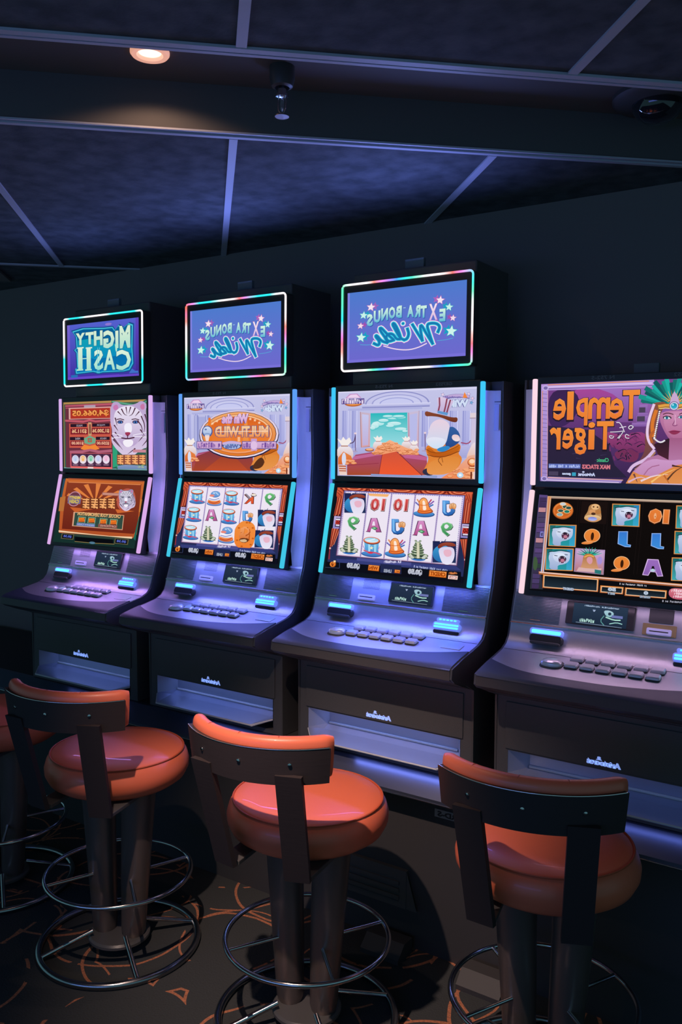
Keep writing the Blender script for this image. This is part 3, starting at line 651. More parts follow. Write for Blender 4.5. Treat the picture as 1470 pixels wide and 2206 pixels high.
# ---- reels of the white-background game
def curtain(A):
    """in third machine lower-screen coordinates"""
    A.bg('0E1020'); A.urect(0, .55, 1, .93, '20284C', '28305C')
    A.poly([(182, 72), (1362, 112), (1362, 160), (182, 120)], 'D05A38', 'A83C28')
    for l, r in ((205, 450), (450, 580), (580, 885), (885, 1120), (1120, 1330)):
        cx = (l+r)/2; y0 = 74+(cx-180)*.034
        for k_, cc in enumerate(('7A2018', 'E07048', '9A3020', 'E88058', 'A03824')): A.ell(cx, y0, (r-l)/2*(1-k_*.17), 44*(1-k_*.2), cc, None, 20, 0, 180)
    for side, pts in (('l', [(190, 90), (250, 120), (228, 300), (150, 320), (178, 200)]), ('r', [(1272, 150), (1350, 130), (1330, 300), (1325, 385), (1240, 385)]), ('l2', [(135, 430), (210, 430), (160, 560), (112, 605)]), ('r2', [(1235, 525), (1312, 525), (1300, 700), (1268, 700), (1252, 610)])):
        A.poly(pts, 'D05C3C', 'B84430')
    for q in ([(205, 130), (160, 320)], [(225, 130), (185, 320)], [(240, 130), (208, 320)], [(150, 432), (118, 590)], [(175, 432), (130, 590)], [(195, 432), (145, 575)],
              [(1290, 160), (1262, 380)], [(1310, 160), (1282, 380)], [(1335, 160), (1306, 380)], [(1252, 530), (1270, 690)], [(1272, 530), (1280, 690)], [(1296, 530), (1290, 690)]): A.line(q, 9, '7E241C'); A.line([(x+7, y) for x, y in q], 4, 'F09068')
    for q in ([(182, 75), (245, 100), (215, 165), (172, 160)], [(1272, 110), (1362, 115), (1350, 215), (1300, 205)]): A.blob(q, 'DC6440', 'B04430')
    for q in ([(190, 95), (225, 120)], [(185, 115), (215, 145)], [(1340, 130), (1345, 200)], [(1310, 130), (1330, 200)], [(1290, 130), (1310, 190)]): A.line(q, 5, '701C18')
    for x, y in ((117, 605), (1280, 705)): A.line([(x, y-20), (x-6, y+95)], 13, '8A2C38'); A.rect(x-11, y-6, x+11, y+8, 'E0B0A8')
    for l, t, r, b in ((150, 325, 222, 435), (1238, 392, 1328, 515)):
        A.rect(l, t, r, b, 'C0B0E0', '8C84C4'); A.rect(l+16, t+16, r-8, b-16, '30244C'); A.rect(l+20, t+22, r-10, t+34, 'E8E0F0'); A.rect(l+20, b-36, r-10, b-24, 'E8E0F0')
        A.rect(l+18, t+38, r-10, b-40, 'E85040'); A.text('50', l+22, t+40, r-14, b-42, '781818', bold=.06)
def reelframe(A, tl, tr, br, bl, cols):
    P = lambda u, v: tuple((tl[i]*(1-u)+tr[i]*u)*(1-v)+(bl[i]*(1-u)+br[i]*u)*v for i in (0, 1))
    A.poly([P(-.012, -.02), P(1.012, -.02), P(1.012, 1.015), P(-.012, 1.015)], '3C3058')
    A.poly([P(-.006, -.012), P(1.006, -.012), P(1.006, 1.008), P(-.006, 1.008)], '9088C4', '906488'); A.poly([P(.0, .0), P(1, 0), P(1, 1), P(0, 1)], 'D8CCEC', 'D8C8E0')
    for i, (a, b) in enumerate(cols):
        A.poly([P(a, .012), P(b, .012), P(b, .985), P(a, .985)], 'EEE4F4', 'ECE6F2')
        if i:
            u = (cols[i-1][1]+a)/2
            A.line([P(u, 0), P(u, 1)], 9, 'A090C0')
            for j in range(34): q = P(u, (j+.5)/34); A.ell(q[0], q[1], 3.2, 4, '6C5C98', n=6)
    for u in (.006, .994):
        for j in range(34): q = P(u, (j+.5)/34); A.ell(q[0], q[1], 4, 4.5, '8478B4', n=6)
    for v in (.006,):
        for j in range(52): q = P((j+.5)/52, v); A.ell(q[0], q[1], 4, 4, '8478B4', n=6)
def sym(A, kind, x, y, s=1.0):
    p = lambda pts: [(x+a*s, y+b*s) for a, b in pts]
    if kind == '10':
        A.text('10', x-66*s, y-58*s, x+66*s, y+60*s, '3A2028', bold=.07); A.text('10', x-62*s, y-58*s, x+62*s, y+54*s, 'F0B0A8', bold=.06); A.text('10', x-58*s, y-54*s, x+58*s, y+50*s, 'D85050', 'A83038', bold=.02)
    elif kind == '9':
        A.text('9', x-50*s, y-62*s, x+58*s, y+66*s, '1E3830', bold=.03); A.text('9', x-52*s, y-64*s, x+52*s, y+60*s, 'A8DCB0', bold=.025); A.text('9', x-48*s, y-58*s, x+48*s, y+56*s, '6CBC78', '2E8450', bold=.015); A.ell(x, y-24*s, 17*s, 20*s, 'EEE6F4', n=14)
    elif kind == 'J':
        A.poly(p([(-48, -64), (10, -62), (14, -34), (-16, -30), (-14, 40), (4, 46), (22, 34), (24, 10), (60, 14), (56, 40), (34, 66), (0, 74), (-34, 66), (-48, 46)]), '182850')
        A.poly(p([(-52, -66), (6, -64), (10, -38), (-20, -34), (-18, 36), (0, 42), (18, 30), (20, 6), (56, 10), (52, 36), (30, 60), (-4, 68), (-38, 60), (-52, 40)]), '5A9CE0', '2058A8')
        A.poly(p([(-44, -58), (-28, -58), (-26, 40), (-10, 54), (-30, 50), (-44, 36)]), '78B8F0')
        for q in ((22, -14), (38, -18), (52, -12)): A.ell(x+q[0]*s, y+q[1]*s, 16*s, 26*s, 'B06830'); A.ell(x+q[0]*s, y+q[1]*s, 12*s, 22*s, 'F4C898', 'E09050')
    elif kind == 'A':
        A.poly(p([(-28, -66), (30, -66), (66, 58), (72, 66), (20, 66), (10, 30), (-24, 30), (-34, 66), (-76, 60), (-62, 52)]), '5A3058')
        A.poly(p([(-20, -64), (24, -64), (56, 54), (66, 60), (22, 60), (10, 26), (-24, 26), (-34, 58), (-72, 56), (-56, 48)]), 'D890C8', 'B04888')
        A.poly(p([(-8, -34), (6, -34), (12, 4), (-18, 4)]), 'EEE2F2'); A.poly(p([(-26, 26), (6, 12), (36, 30), (8, 46)]), '3A8050'); A.poly(p([(-14, 27), (4, 18), (20, 28), (6, 36)]), '88D0A0')
    elif kind == 'K':
        A.poly(p([(20, -70), (64, -60), (44, -30), (40, 58), (10, 58), (8, 20), (-40, 58), (-72, 56), (-20, 0), (-70, -50), (-50, -60), (10, -14)]), '6A2820'); A.poly(p([(4, -14), (34, -30), (34, 52), (8, 52), (6, 16), (-38, 52), (-62, 50), (-14, 6)]), 'E8683C', 'D84A28')
        A.poly(p([(-60, -60), (-40, -62), (4, -16), (-14, 0)]), '908898'); A.ell(x+40*s, y-44*s, 34*s, 16*s, '605868'); A.ell(x+40*s, y-48*s, 28*s, 12*s, 'F4E8D8')
    elif kind == 'drum':
        A.ell(x, y+66*s, 92*s, 26*s, '28589C'); A.ell(x, y+62*s, 86*s, 22*s, '5898D8', '3870B8')
        A.poly(p([(-64, -50), (64, -50), (60, 50), (-56, 52)]), '70BCE4', '4890D0'); A.poly(p([(-30, -40), (-10, -40), (-12, 50), (-28, 50)]), 'A8DCF4'); A.poly(p([(20, -40), (44, -40), (40, 50), (22, 50)]), '98D4F0'); A.star(x, y+10*s, 18*s, 'F0E8C0')
        A.ell(x+2*s, y-54*s, 74*s, 34*s, '6A3030'); A.ell(x, y-58*s, 72*s, 30*s, 'E07048'); A.ell(x, y-60*s, 62*s, 22*s, '90D0E8', 'D8F0F8'); A.line([(x-40*s, y-52*s), (x+30*s, y-70*s)], 6*s, 'F4FAFF')
        A.line(p([(-66, 30), (-20, 52), (30, 50), (70, 66)]), 12*s, 'C85878', 1); A.line(p([(-74, -10), (-60, 20)]), 6*s, 'A890D0'); A.line(p([(70, 0), (58, 30)]), 6*s, 'D8A0D0'); A.ell(x-10*s, y+52*s, 24*s, 10*s, 'D83850')
    elif kind == 'bell':
        A.ell(x, y+62*s, 92*s, 28*s, '204C8C'); A.ell(x-4*s, y+58*s, 88*s, 24*s, '5CA0DC', '2F6CB4')
        for q, cc in (((-70, -40), '6868B8'), ((64, -64), 'C04868'), ((84, -50), '8858B0'), ((78, -20), '3870B8'), ((-56, -66), 'E09060'), ((50, -30), '5098C8')): A.line([(x+q[0]*s, y+q[1]*s), (x+q[0]*.55*s, y+(q[1]*.55+10)*s)], 12*s, cc)
        A.blob(p([(-40, -60), (-10, -86), (20, -78), (36, -50), (44, 0), (88, 40), (50, 58), (-20, 62), (-64, 44), (-40, 10), (-46, -30)]), 'A84820'); A.blob(p([(-36, -56), (-8, -80), (18, -72), (32, -46), (40, 2), (76, 36), (40, 50), (-20, 54), (-56, 40), (-34, 8), (-42, -28)]), 'F8B068', 'F07830')
        A.blob(p([(-14, -56), (8, -58), (16, -10), (24, 26), (-10, 30), (-8, -10)]), 'FCE8D8'); A.line(p([(-50, 30), (0, 42), (64, 26)]), 7*s, 'C05020', 1); A.line(p([(-40, -20), (0, -12), (40, -22)]), 6*s, 'D86828', 1)
    elif kind == 'cash':
        A.ell(x, y+78*s, 64*s, 18*s, '3070C0')
        for q, rw in (((0, 60), 86), ((-40, 40), 50), ((36, 44), 54), ((0, 34), 62), ((-4, 12), 56), ((4, -8), 50), ((-2, -28), 44), ((2, -46), 36), ((0, -62), 26)):
            A.ell(x+q[0]*s, y+(q[1]+5)*s, rw*s, 15*s, '28382C', n=16); A.ell(x+q[0]*s, y+q[1]*s, rw*.95*s, 12*s, '9CAC8C', '6C8468', n=16); A.ell(x+(q[0]-rw*.3)*s, y+(q[1]-2)*s, rw*.3*s, 6*s, 'D4DCC4', n=10)
        A.poly(p([(-10, -66), (14, -66), (16, 74), (-12, 74)]), 'B8B898'); A.poly(p([(-4, -66), (6, -66), (7, 74), (-5, 74)]), 'E4E0C8')
        A.ell(x-18*s, y-80*s, 12*s, 8*s, '889880', n=10); A.ell(x+20*s, y-78*s, 12*s, 8*s, '889880', n=10)
        for q in ((-64, 52), (62, 56), (-50, 66), (48, 70)): A.ell(x+q[0]*s, y+q[1]*s, 17*s, 12*s, 'DCE0D4', 'A4B09C', n=12)
    elif kind == 'hatcake':
        A.ell(x, y+66*s, 88*s, 26*s, '3C60A8'); A.ell(x, y+60*s, 84*s, 22*s, '80A8DC'); A.ell(x, y+40*s, 78*s, 34*s, 'C85828'); A.ell(x, y+34*s, 76*s, 30*s, 'F4904C'); A.line(p([(-60, 40), (0, 60), (60, 38)]), 10*s, 'B83828', 2)
        A.ell(x, y+6*s, 74*s, 26*s, 'C8D0EC'); A.ell(x, y+2*s, 70*s, 22*s, 'F6F2FA'); A.line(p([(-56, 4), (0, 18), (58, 2)]), 8*s, '6878C0', 2)
        A.ell(x+16*s, y-48*s, 56*s, 40*s, '5880C0'); A.ell(x+16*s, y-50*s, 50*s, 34*s, '80ACE0', '5C90D0'); A.ell(x-24*s, y-32*s, 30*s, 14*s, 'E8887C'); A.line(p([(20, -70), (50, -40)]), 7*s, 'D8ECFA'); A.ell(x, y-62*s, 12*s, 8*s, 'C8E0F8')
    elif kind == 'tile':
        # plain navy tile with a round token under a brown cap shape
        A.poly(p([(-96, -92), (96, -88), (92, 92), (-98, 88)]), '1E2450', '22305C'); A.ell(x-20*s, y+14*s, 78*s, 72*s, '3C9CD4', '2868A8')
        A.blob(p([(-52, -40), (70, -46), (86, 10), (74, 70), (40, 110), (-16, 100), (-40, 40)]), 'DCD0EA', 'E8E6F6'); A.blob(p([(-10, -20), (56, -22), (60, 30), (20, 44), (-6, 24)]), 'E8B4C8')
        A.blob(p([(-60, -40), (-40, -70), (20, -84), (80, -74), (96, -50), (60, -46), (0, -56), (-44, -26)]), '9C4834', '7A2C20'); A.line(p([(-34, -84), (-20, -104)]), 8*s, 'E4D8F0'); A.line(p([(0, -88), (10, -104)]), 6*s, '44406C')
def footer(A):
    A.h = A.h3
    A.poly([(180, 700), (1200, 760), (1250, 800), (200, 740)], '343C78'); A.rect(350, 712, 820, 738, '4A4E90')
    A.scrib(590, 714, 738, 738, 'D8D4F0', 15); A.scrib(845, 756, 1135, 776, 'B0B8E0', 30, 3, 38)
    A.poly([(90, 725), (1250, 815), (1252, 905), (90, 792)], '0C0E18')
    A.poly([(560, 745), (740, 760), (740, 835), (560, 820)], '20284C'); A.line([(212, 720), (210, 780)], 5, '30406C')
    A.blob([(125, 742), (180, 722), (178, 770), (135, 775)], 'C06018'); A.ell(150, 748, 22, 22, 'F08838'); A.rect(160, 716, 178, 732, 'F8D8A8'); A.text('$', 140, 732, 162, 766, '702808', bold=.08)
    A.text('$0.50', 272, 738, 384, 792, 'C8CCD8', 'A8ACC0', bold=.08, out='585C74'); A.text('$0.50', 795, 790, 918, 845, 'C8CCD8', 'A8ACC0', bold=.08, out='585C74')
    for l, t, r, b, s in ((455, 755, 552, 808, 'WIN'), (680, 795, 730, 828, 'BET'), (975, 805, 1128, 862, 'CREDIT')):
        A.rect(l, t, r, b, '7A3408'); A.rect(l+4, t+4, r-4, b-4, 'F8A050', 'E87828'); A.text(s, l+10, t+10, r-10, b-10, 'A04008', bold=.05)
    A.text('LINES', 588, 792, 656, 822, '9CA4B8', bold=.06); A.scrib(1145, 816, 1220, 836, 'E88848', 8); A.rect(1140, 846, 1222, 880, 'F0D0C8'); A.rect(1150, 852, 1212, 874, 'B05848'); A.text('MENU', 1155, 855, 1206, 872, 'F0E0E0', bold=.04)
    A.line([(88, 776), (210, 784)], 3, '4A5070')

def art_l3(quad):
    A = Art(.52, .291, quad); A.h3 = A.h; curtain(A)
    reelframe(A, (252, 108), (1268, 150), (1200, 752), (180, 665), [(.012, .188), (.205, .385), (.402, .585), (.602, .788), (.806, .988)])
    for kk, x, y, s in (('10', 535, 225, 1), ('10', 732, 228, 1), ('bell', 930, 245, 1), ('J', 1140, 252, 1), ('9', 322, 388, .98), ('A', 502, 405, .95), ('J', 705, 415, 1), ('A', 905, 432, 1), ('9', 1122, 440, 1),
                        ('cash', 288, 575, .9), ('drum', 482, 595, .98), ('bell', 685, 600, 1), ('cash', 880, 622, 1), ('tile', 345, 212, .96), ('tile', 1108, 640, 1.05)): sym(A, kk, x, y, s)
    A.poly([(452, 128), (636, 136), (620, 160), (470, 150)], 'F0A050', 'F8C890')
    footer(A); return A
def art_l2(quad, quad3):
    A = Art(.52, .291, quad3); A.h3 = A.h; curtain(A); A.h = homog(quad)
    reelframe(A, (275, 82), (1298, 120), (1205, 800), (185, 715), [(.012, .19), (.205, .385), (.40, .585), (.60, .79), (.806, .988)])
    s = 1.12
    for kk, x, y, q in (('drum', 362, 200, .95), ('hatcake', 552, 222, .95), ('drum', 745, 218, .95), ('K', 955, 230, .98), ('9', 1168, 232, 1.15), ('drum', 325, 405, .95), ('A', 522, 415, 1.0), ('drum', 715, 428, .98),
                        ('J', 920, 430, 1.0), ('drum', 290, 610, .95), ('cash', 485, 625, 1.0), ('hatcake', 685, 640, 1.05), ('tile', 1142, 448, 1.05), ('tile', 1110, 685, 1.1)): sym(A, kk, x, y, q)
    A.blob([(780, 640), (785, 560), (850, 490), (905, 475), (985, 500), (1018, 560), (1005, 690), (985, 770), (920, 805), (840, 800), (775, 740)], 'F09040', 'F08030')
    for x, y in ((830, 560), (950, 500), (985, 560), (810, 700), (985, 680), (860, 770), (920, 500), (960, 750)): A.ell(x, y, 14, 10, 'C86018', n=10)
    A.text('$', 838, 550, 955, 730, 'B85820', 'A04818', bold=.10); A.text('$', 832, 545, 945, 720, 'F4A468', 'D06828', bold=.06)
    A.ell(885, 700, 52, 26, '603018'); A.ell(880, 705, 40, 18, 'D8B890'); A.line([(850, 690), (920, 680), (945, 700)], 8, '70381C')
    footer(A); return A

# ---- jungle temple artwork
def art_u4(quad):
    A = Art(.528, .292, quad)
    A.bg((120, 66, 140), (50, 36, 74))
    A.poly([(560, 160), (1500, 120), (1500, 500), (560, 480)], 'A070C0', '7C4C90'); A.blob([(430, 160), (640, 150), (900, 260), (820, 460), (480, 480), (400, 300)], 'A84898', '7A4490')
    A.blob([(700, 560), (900, 620), (1120, 560), (1150, 760), (1000, 800), (760, 720)], '98407C', '70305C'); A.blob([(800, 760), (1060, 740), (1040, 880), (850, 860)], '743058')
    A.blob([(180, 180), (440, 170), (500, 330), (380, 520), (180, 560)], '3A2450', '40285C'); A.poly([(180, 520), (560, 560), (760, 700), (820, 900), (940, 1020), (180, 1020)], '302440', '28243C')
    for a, b, c_, d in ((1090, 262, 1125, 310), (1060, 318, 1135, 410), (1040, 400, 1140, 430), (1030, 425, 1140, 500), (985, 492, 1150, 530)): A.rect(a, b, c_, d, '9A70B8', '7C549C')
    for a, b, c_, d in ((1085, 275, 1120, 305), (1055, 345, 1115, 395), (1035, 430, 1110, 480)): A.rect(a, b, c_, d, '4A4058')
    rnd = random.Random(3)
    for _ in range(34):
        x = rnd.uniform(760, 1040); y = rnd.uniform(600, 860); a = rnd.uniform(-2.6, -.5); L_ = rnd.uniform(50, 120)
        A.line([(x, y), (x+L_*math.cos(a), y+L_*.5*math.sin(a)), (x+L_*1.5*math.cos(a), y+L_*.3*math.sin(a)+20)], 12, rnd.choice(('5A2858', '201C30', '7A3468', '2C2440')), 1, True)
    for _ in range(14): x = rnd.uniform(200, 700); y = rnd.uniform(780, 1000); A.line([(x, y), (x+rnd.uniform(40, 110), y+rnd.uniform(-10, 20))], 6, '40385A', 0, True)
    # carved frame
    A.poly([(115, 125), (1200, 80), (1200, 150), (185, 182), (175, 180), (170, 1060), (108, 1055)], 'B898DC', '9C86C8')
    A.poly([(185, 1010), (900, 1040), (880, 1075), (110, 1055)], 'B098D8', '9078B8')
    A.line([(180, 130), (1150, 92)], 8, 'E08848'); A.line([(185, 150), (1180, 112)], 6, 'F0E0F8'); A.line([(185, 168), (1190, 135)], 6, '5C4880'); A.line([(180, 1020), (900, 1044)], 6, 'E8A878'); A.line([(120, 1040), (860, 1068)], 6, 'E8D8F0')
    A.line([(178, 185), (172, 1010)], 5, 'E4B0B8'); A.line([(128, 190), (118, 1010)], 7, 'E08C58')
    for j in range(20): y = 215+j*40; A.line([(128, y), (172, y+4)], 5, '7868A0')
    for x, y in ((158, 160), (145, 1030)): A.ell(x, y, 30, 24, 'C8B4E8'); A.ell(x, y, 20, 16, '7868A8')
    # lettering
    
    for l, t, r, b, ch, bd in ((898, 180, 1060, 462, 'T', .05), (772, 258, 905, 462, 'e', .05), (565, 250, 775, 460, 'm', .05), (450, 258, 560, 524, 'p', .05), (365, 195, 425, 470, 'l', .03), (230, 262, 352, 470, 'e', .05),
                               (648, 480, 808, 755, 'T', .05), (565, 488, 630, 752, 'i', .03), (435, 545, 550, 805, 'g', .05), (318, 548, 425, 748, 'e', .05), (195, 540, 300, 752, 'r', .04)):
        A.text(ch, l-8, t-6, r+8, b+14, '241C2C', bold=.035)
    for l, t, r, b, ch, bd in ((898, 180, 1060, 456, 'T', .05), (772, 258, 905, 456, 'e', .06), (565, 250, 775, 456, 'm', .05), (450, 258, 560, 520, 'p', .06), (365, 195, 425, 465, 'l', .03), (230, 262, 352, 468, 'e', .06),
                               (648, 480, 808, 750, 'T', .05), (565, 488, 630, 750, 'i', .03), (435, 545, 550, 800, 'g', .06), (318, 548, 425, 745, 'e', .06), (195, 540, 300, 750, 'r', .05)):
        A.text(ch, l+2, t-2, r+2, b-4, 'F0A870', bold=.018); A.text(ch, l, t, r, b, 'F08C38', 'E87A34', bold=.018)
    A.line([(1000, 530), (975, 515), (950, 540), (975, 560), (1000, 535)], 13, '302840', 1); A.line([(1000, 530), (975, 515), (950, 540), (975, 560), (1000, 535)], 8, 'E8E4F0', 1)
    A.line([(840, 490), (870, 490), (895, 530), (915, 580)], 8, 'E4E0EC', 1); A.line([(870, 540), (930, 530)], 7, 'E4E0EC')
    for q in ([(960, 615), (925, 600), (925, 640), (960, 642)], [(905, 575), (862, 645)], [(880, 610), (850, 640)], [(800, 620), (770, 615), (775, 640), (805, 642), (812, 622)], [(780, 582), (850, 580), (905, 572)]): A.line(q, 12, '2C2438', 1); A.line(q, 7, 'E8E4F0', 1)
    A.text('Classic', 650, 832, 765, 870, '48B884', bold=.03)
    A.rect(186, 888, 492, 930, '6070B8'); A.scrib(192, 896, 488, 924, 'B4C4F4', 17, 4)
    A.text('MAX STACKS', 508, 895, 778, 938, 'D87888', bold=.05, out='50283C')
    A.text('games', 318, 975, 402, 1000, 'C8D4F4', bold=.05); A.rect(412, 970, 450, 1004, '38A0C0'); A.text('Aristocrat', 470, 972, 635, 1006, 'C8D0F4', bold=.06); A.ell(522, 966, 12, 8, 'C8D0F4')
    A.rect(190, 960, 280, 1000, '48405C')
    # feathered figure at right
    for i in range(22):
        a = -PI+.22+i*.115; L_ = 330+40*math.sin(i*2.1); x0, y0 = 1395, 330
        A.line([(x0+70*math.cos(a), y0+60*math.sin(a)), (x0+L_*math.cos(a)*.95, y0+L_*.72*math.sin(a))], 44, ('18706C', '1C988C', '20B0A4', '14585C')[i % 4], 0)
        A.line([(x0+70*math.cos(a+.04), y0+60*math.sin(a+.04)), (x0+L_*.8*math.cos(a+.04)*.95, y0+L_*.6*math.sin(a+.04))], 9, ('48D0C0', '30C0C8')[i % 2], 0, True)
    A.blob([(1180, 310), (1260, 290), (1330, 300), (1250, 420), (1230, 600), (1200, 760), (1130, 880), (990, 940), (1120, 780), (1110, 600), (1150, 420)], '8A5040', '6A4048')
    A.line([(1200, 320), (1160, 430), (1130, 580), (1150, 680), (1200, 740)], 26, 'E4C8E8', 2); A.line([(1220, 380), (1180, 500), (1190, 620)], 34, 'D87830', 2); A.line([(1215, 560), (1160, 620), (1180, 680)], 26, 'B86030', 1)
    A.line([(1200, 760), (1120, 850), (1000, 900), (960, 960)], 30, 'D8B8E0', 2); A.line([(1210, 780), (1130, 880), (1020, 940)], 16, 'A87858', 2)
    A.poly([(1200, 700), (1350, 640), (1380, 800), (1340, 860), (1240, 800)], '2C1C28', '4C2434')
    A.blob([(1260, 380), (1560, 370), (1640, 600), (1560, 720), (1430, 690), (1350, 660), (1290, 560), (1255, 470)], 'C07CA8', 'A05C88')
    A.blob([(1290, 420), (1420, 380), (1540, 400), (1540, 620), (1440, 660), (1360, 630), (1300, 540)], 'CC8CB4', 'B06890')
    A.poly([(1350, 640), (1600, 640), (1620, 840), (1700, 900), (1700, 1090), (960, 1090), (1000, 960), (1140, 830), (1240, 800), (1340, 850)], 'A05C84', 'C890C0')
    A.blob([(1000, 960), (1160, 830), (1340, 860), (1500, 840), (1560, 940), (1300, 1000), (1050, 1020)], 'CC98C8', 'C088B4'); A.line([(1100, 1000), (1160, 920), (1250, 900)], 10, 'A86890', 1)
    A.blob([(1280, 440), (1330, 410), (1390, 420), (1370, 440), (1300, 460)], 'C888A8'); A.line([(1290, 412), (1325, 398), (1385, 412)], 9, '5C3040', 1); A.line([(1445, 412), (1480, 396), (1520, 405)], 9, '5C3040', 1)
    A.ell(1328, 445, 40, 17, '38283C'); A.ell(1328, 447, 32, 12, 'E8F0F8'); A.ell(1325, 446, 15, 13, '3888A8'); A.ell(1325, 446, 6, 6, '101820'); A.line([(1288, 440), (1325, 424), (1368, 450)], 7, '3C2030', 1)
    A.ell(1462, 438, 34, 15, '38283C'); A.ell(1462, 440, 28, 11, 'E8F0F8'); A.ell(1460, 440, 14, 12, '3888A8'); A.ell(1460, 440, 5, 6, '101820')
    A.line([(1410, 440), (1395, 490), (1375, 515), (1400, 525), (1425, 515)], 9, '90507C', 1); A.line([(1405, 420), (1405, 510)], 10, 'DCA8C8')
    A.blob([(1338, 578), (1385, 562), (1420, 568), (1462, 575), (1420, 605), (1375, 608)], 'A03860', '883050'); A.line([(1340, 580), (1400, 578), (1460, 577)], 5, '602040')
    A.line([(1258, 330), (1245, 430), (1232, 520), (1220, 590), (1205, 640)], 12, '302028')
    for j in range(15): t = j/14; A.ell(1255-50*t, 385+250*t, 9, 8, 'ECE8F0', n=8)
    for j in range(9): t = j/8; A.ell(1205+95*t, 645+35*math.sin(PI*t*.8), 10, 8, 'E8E4EC', n=8)
    A.line([(1250, 340), (1330, 330), (1400, 350), (1480, 330), (1560, 320)], 46, '8A5A28', 1); A.line([(1250, 336), (1330, 322), (1400, 340), (1480, 322), (1560, 312)], 26, 'E0A048', 1); A.line([(1250, 360), (1330, 348), (1400, 370), (1480, 350)], 8, 'F8D890', 1)
    for i in range(11):
        a = -PI+.45+i*.225; A.poly([(1398+60*math.cos(a-.1), 310+40*math.sin(a-.1)), (1398+150*math.cos(a), 320+150*math.sin(a)), (1398+60*math.cos(a+.1), 310+40*math.sin(a+.1))], ('D88838', 'F0B868')[i % 2])
    A.poly([(1350, 310), (1375, 230), (1398, 190), (1425, 230), (1450, 310)], 'C8A8D0'); A.ell(1394, 332, 46, 44, '6A4C78'); A.ell(1394, 332, 40, 38, 'D8D0E8'); A.ell(1394, 332, 30, 28, '1888A8', '38B8D0'); A.ell(1384, 322, 9, 8, 'B0ECF4')
    A.poly([(930, 1085), (1000, 960), (1060, 990), (1200, 1010), (1300, 960), (1420, 900), (1700, 860), (1700, 1100)], 'D88040', 'E09050')
    for q, cc in (([(1010, 990), (1040, 1060)], '6A4048'), ([(1080, 1050), (1200, 1000), (1330, 990)], 'E8D0D8'), ([(1180, 1060), (1260, 1000), (1400, 940)], 'F4C070'), ([(1330, 1040), (1400, 960), (1470, 920)], '5A3828'), ([(1380, 905), (1470, 920)], '4A2C28'), ([(1300, 1000), (1350, 1080)], 'C06830'), ([(960, 1060), (1060, 1010), (1130, 1030)], 'D8B0C8')): A.line(q, 20, cc, 1, True)
    A.line([(1180, 1078), (1700, 1090)], 8, 'C8C0E8')
    return A

def bear(A, x, y, s):
    p = lambda pts: [(x+a*s, y+b*s) for a, b in pts]
    A.poly(p([(-120, -104), (128, -98), (118, 106), (-128, 96)]), 'D88C48'); A.poly(p([(-112, -96), (118, -90), (110, 98), (-120, 90)]), '1C8484', '2898A4')
    A.poly(p([(-112, -96), (-60, -94), (-90, 88), (-120, 90)]), '186060', '40A8B0'); A.poly(p([(70, -90), (118, -90), (110, 98), (60, 96)]), '2880B8', '38A8C8')
    A.blob(p([(-88, -50), (-70, -70), (-40, -66), (10, -78), (70, -66), (92, -70), (96, -40), (90, 10), (50, 44), (-20, 52), (-10, 96), (-90, 90), (-84, 30), (-96, -10)]), 'C8D4EC', '98ACD4')
    A.blob(p([(-64, -40), (0, -60), (50, -50), (60, 0), (20, 30), (-40, 20)]), 'E0E8F8', 'BCC8E8')
    A.blob(p([(-4, -20), (20, -34), (52, -24), (66, 0), (40, 34), (6, 34), (-10, 8)]), '2C2438', '6A3858'); A.blob(p([(10, -2), (36, -6), (48, 12), (30, 26), (12, 20)]), 'C07890'); A.ell(x+22*s, y-24*s, 9*s, 7*s, '181420')
    for q in ((4, -12), (46, -14), (10, 26), (44, 24)): A.poly([(x+q[0]*s-4*s, y+q[1]*s-4*s), (x+q[0]*s+4*s, y+q[1]*s-4*s), (x+q[0]*s, y+q[1]*s+8*s)], 'F4F0F8')
    for q in ((-30, -36), (60, -44)): A.line(p([(q[0]-12, q[1]), (q[0]+12, q[1]+4)]), 6*s, '38405C')
    A.ell(x-74*s, y-58*s, 14*s, 14*s, 'B8C8E4', n=12); A.line(p([(-96, -66), (0, -84), (90, -66)]), 6*s, '182838', 1)
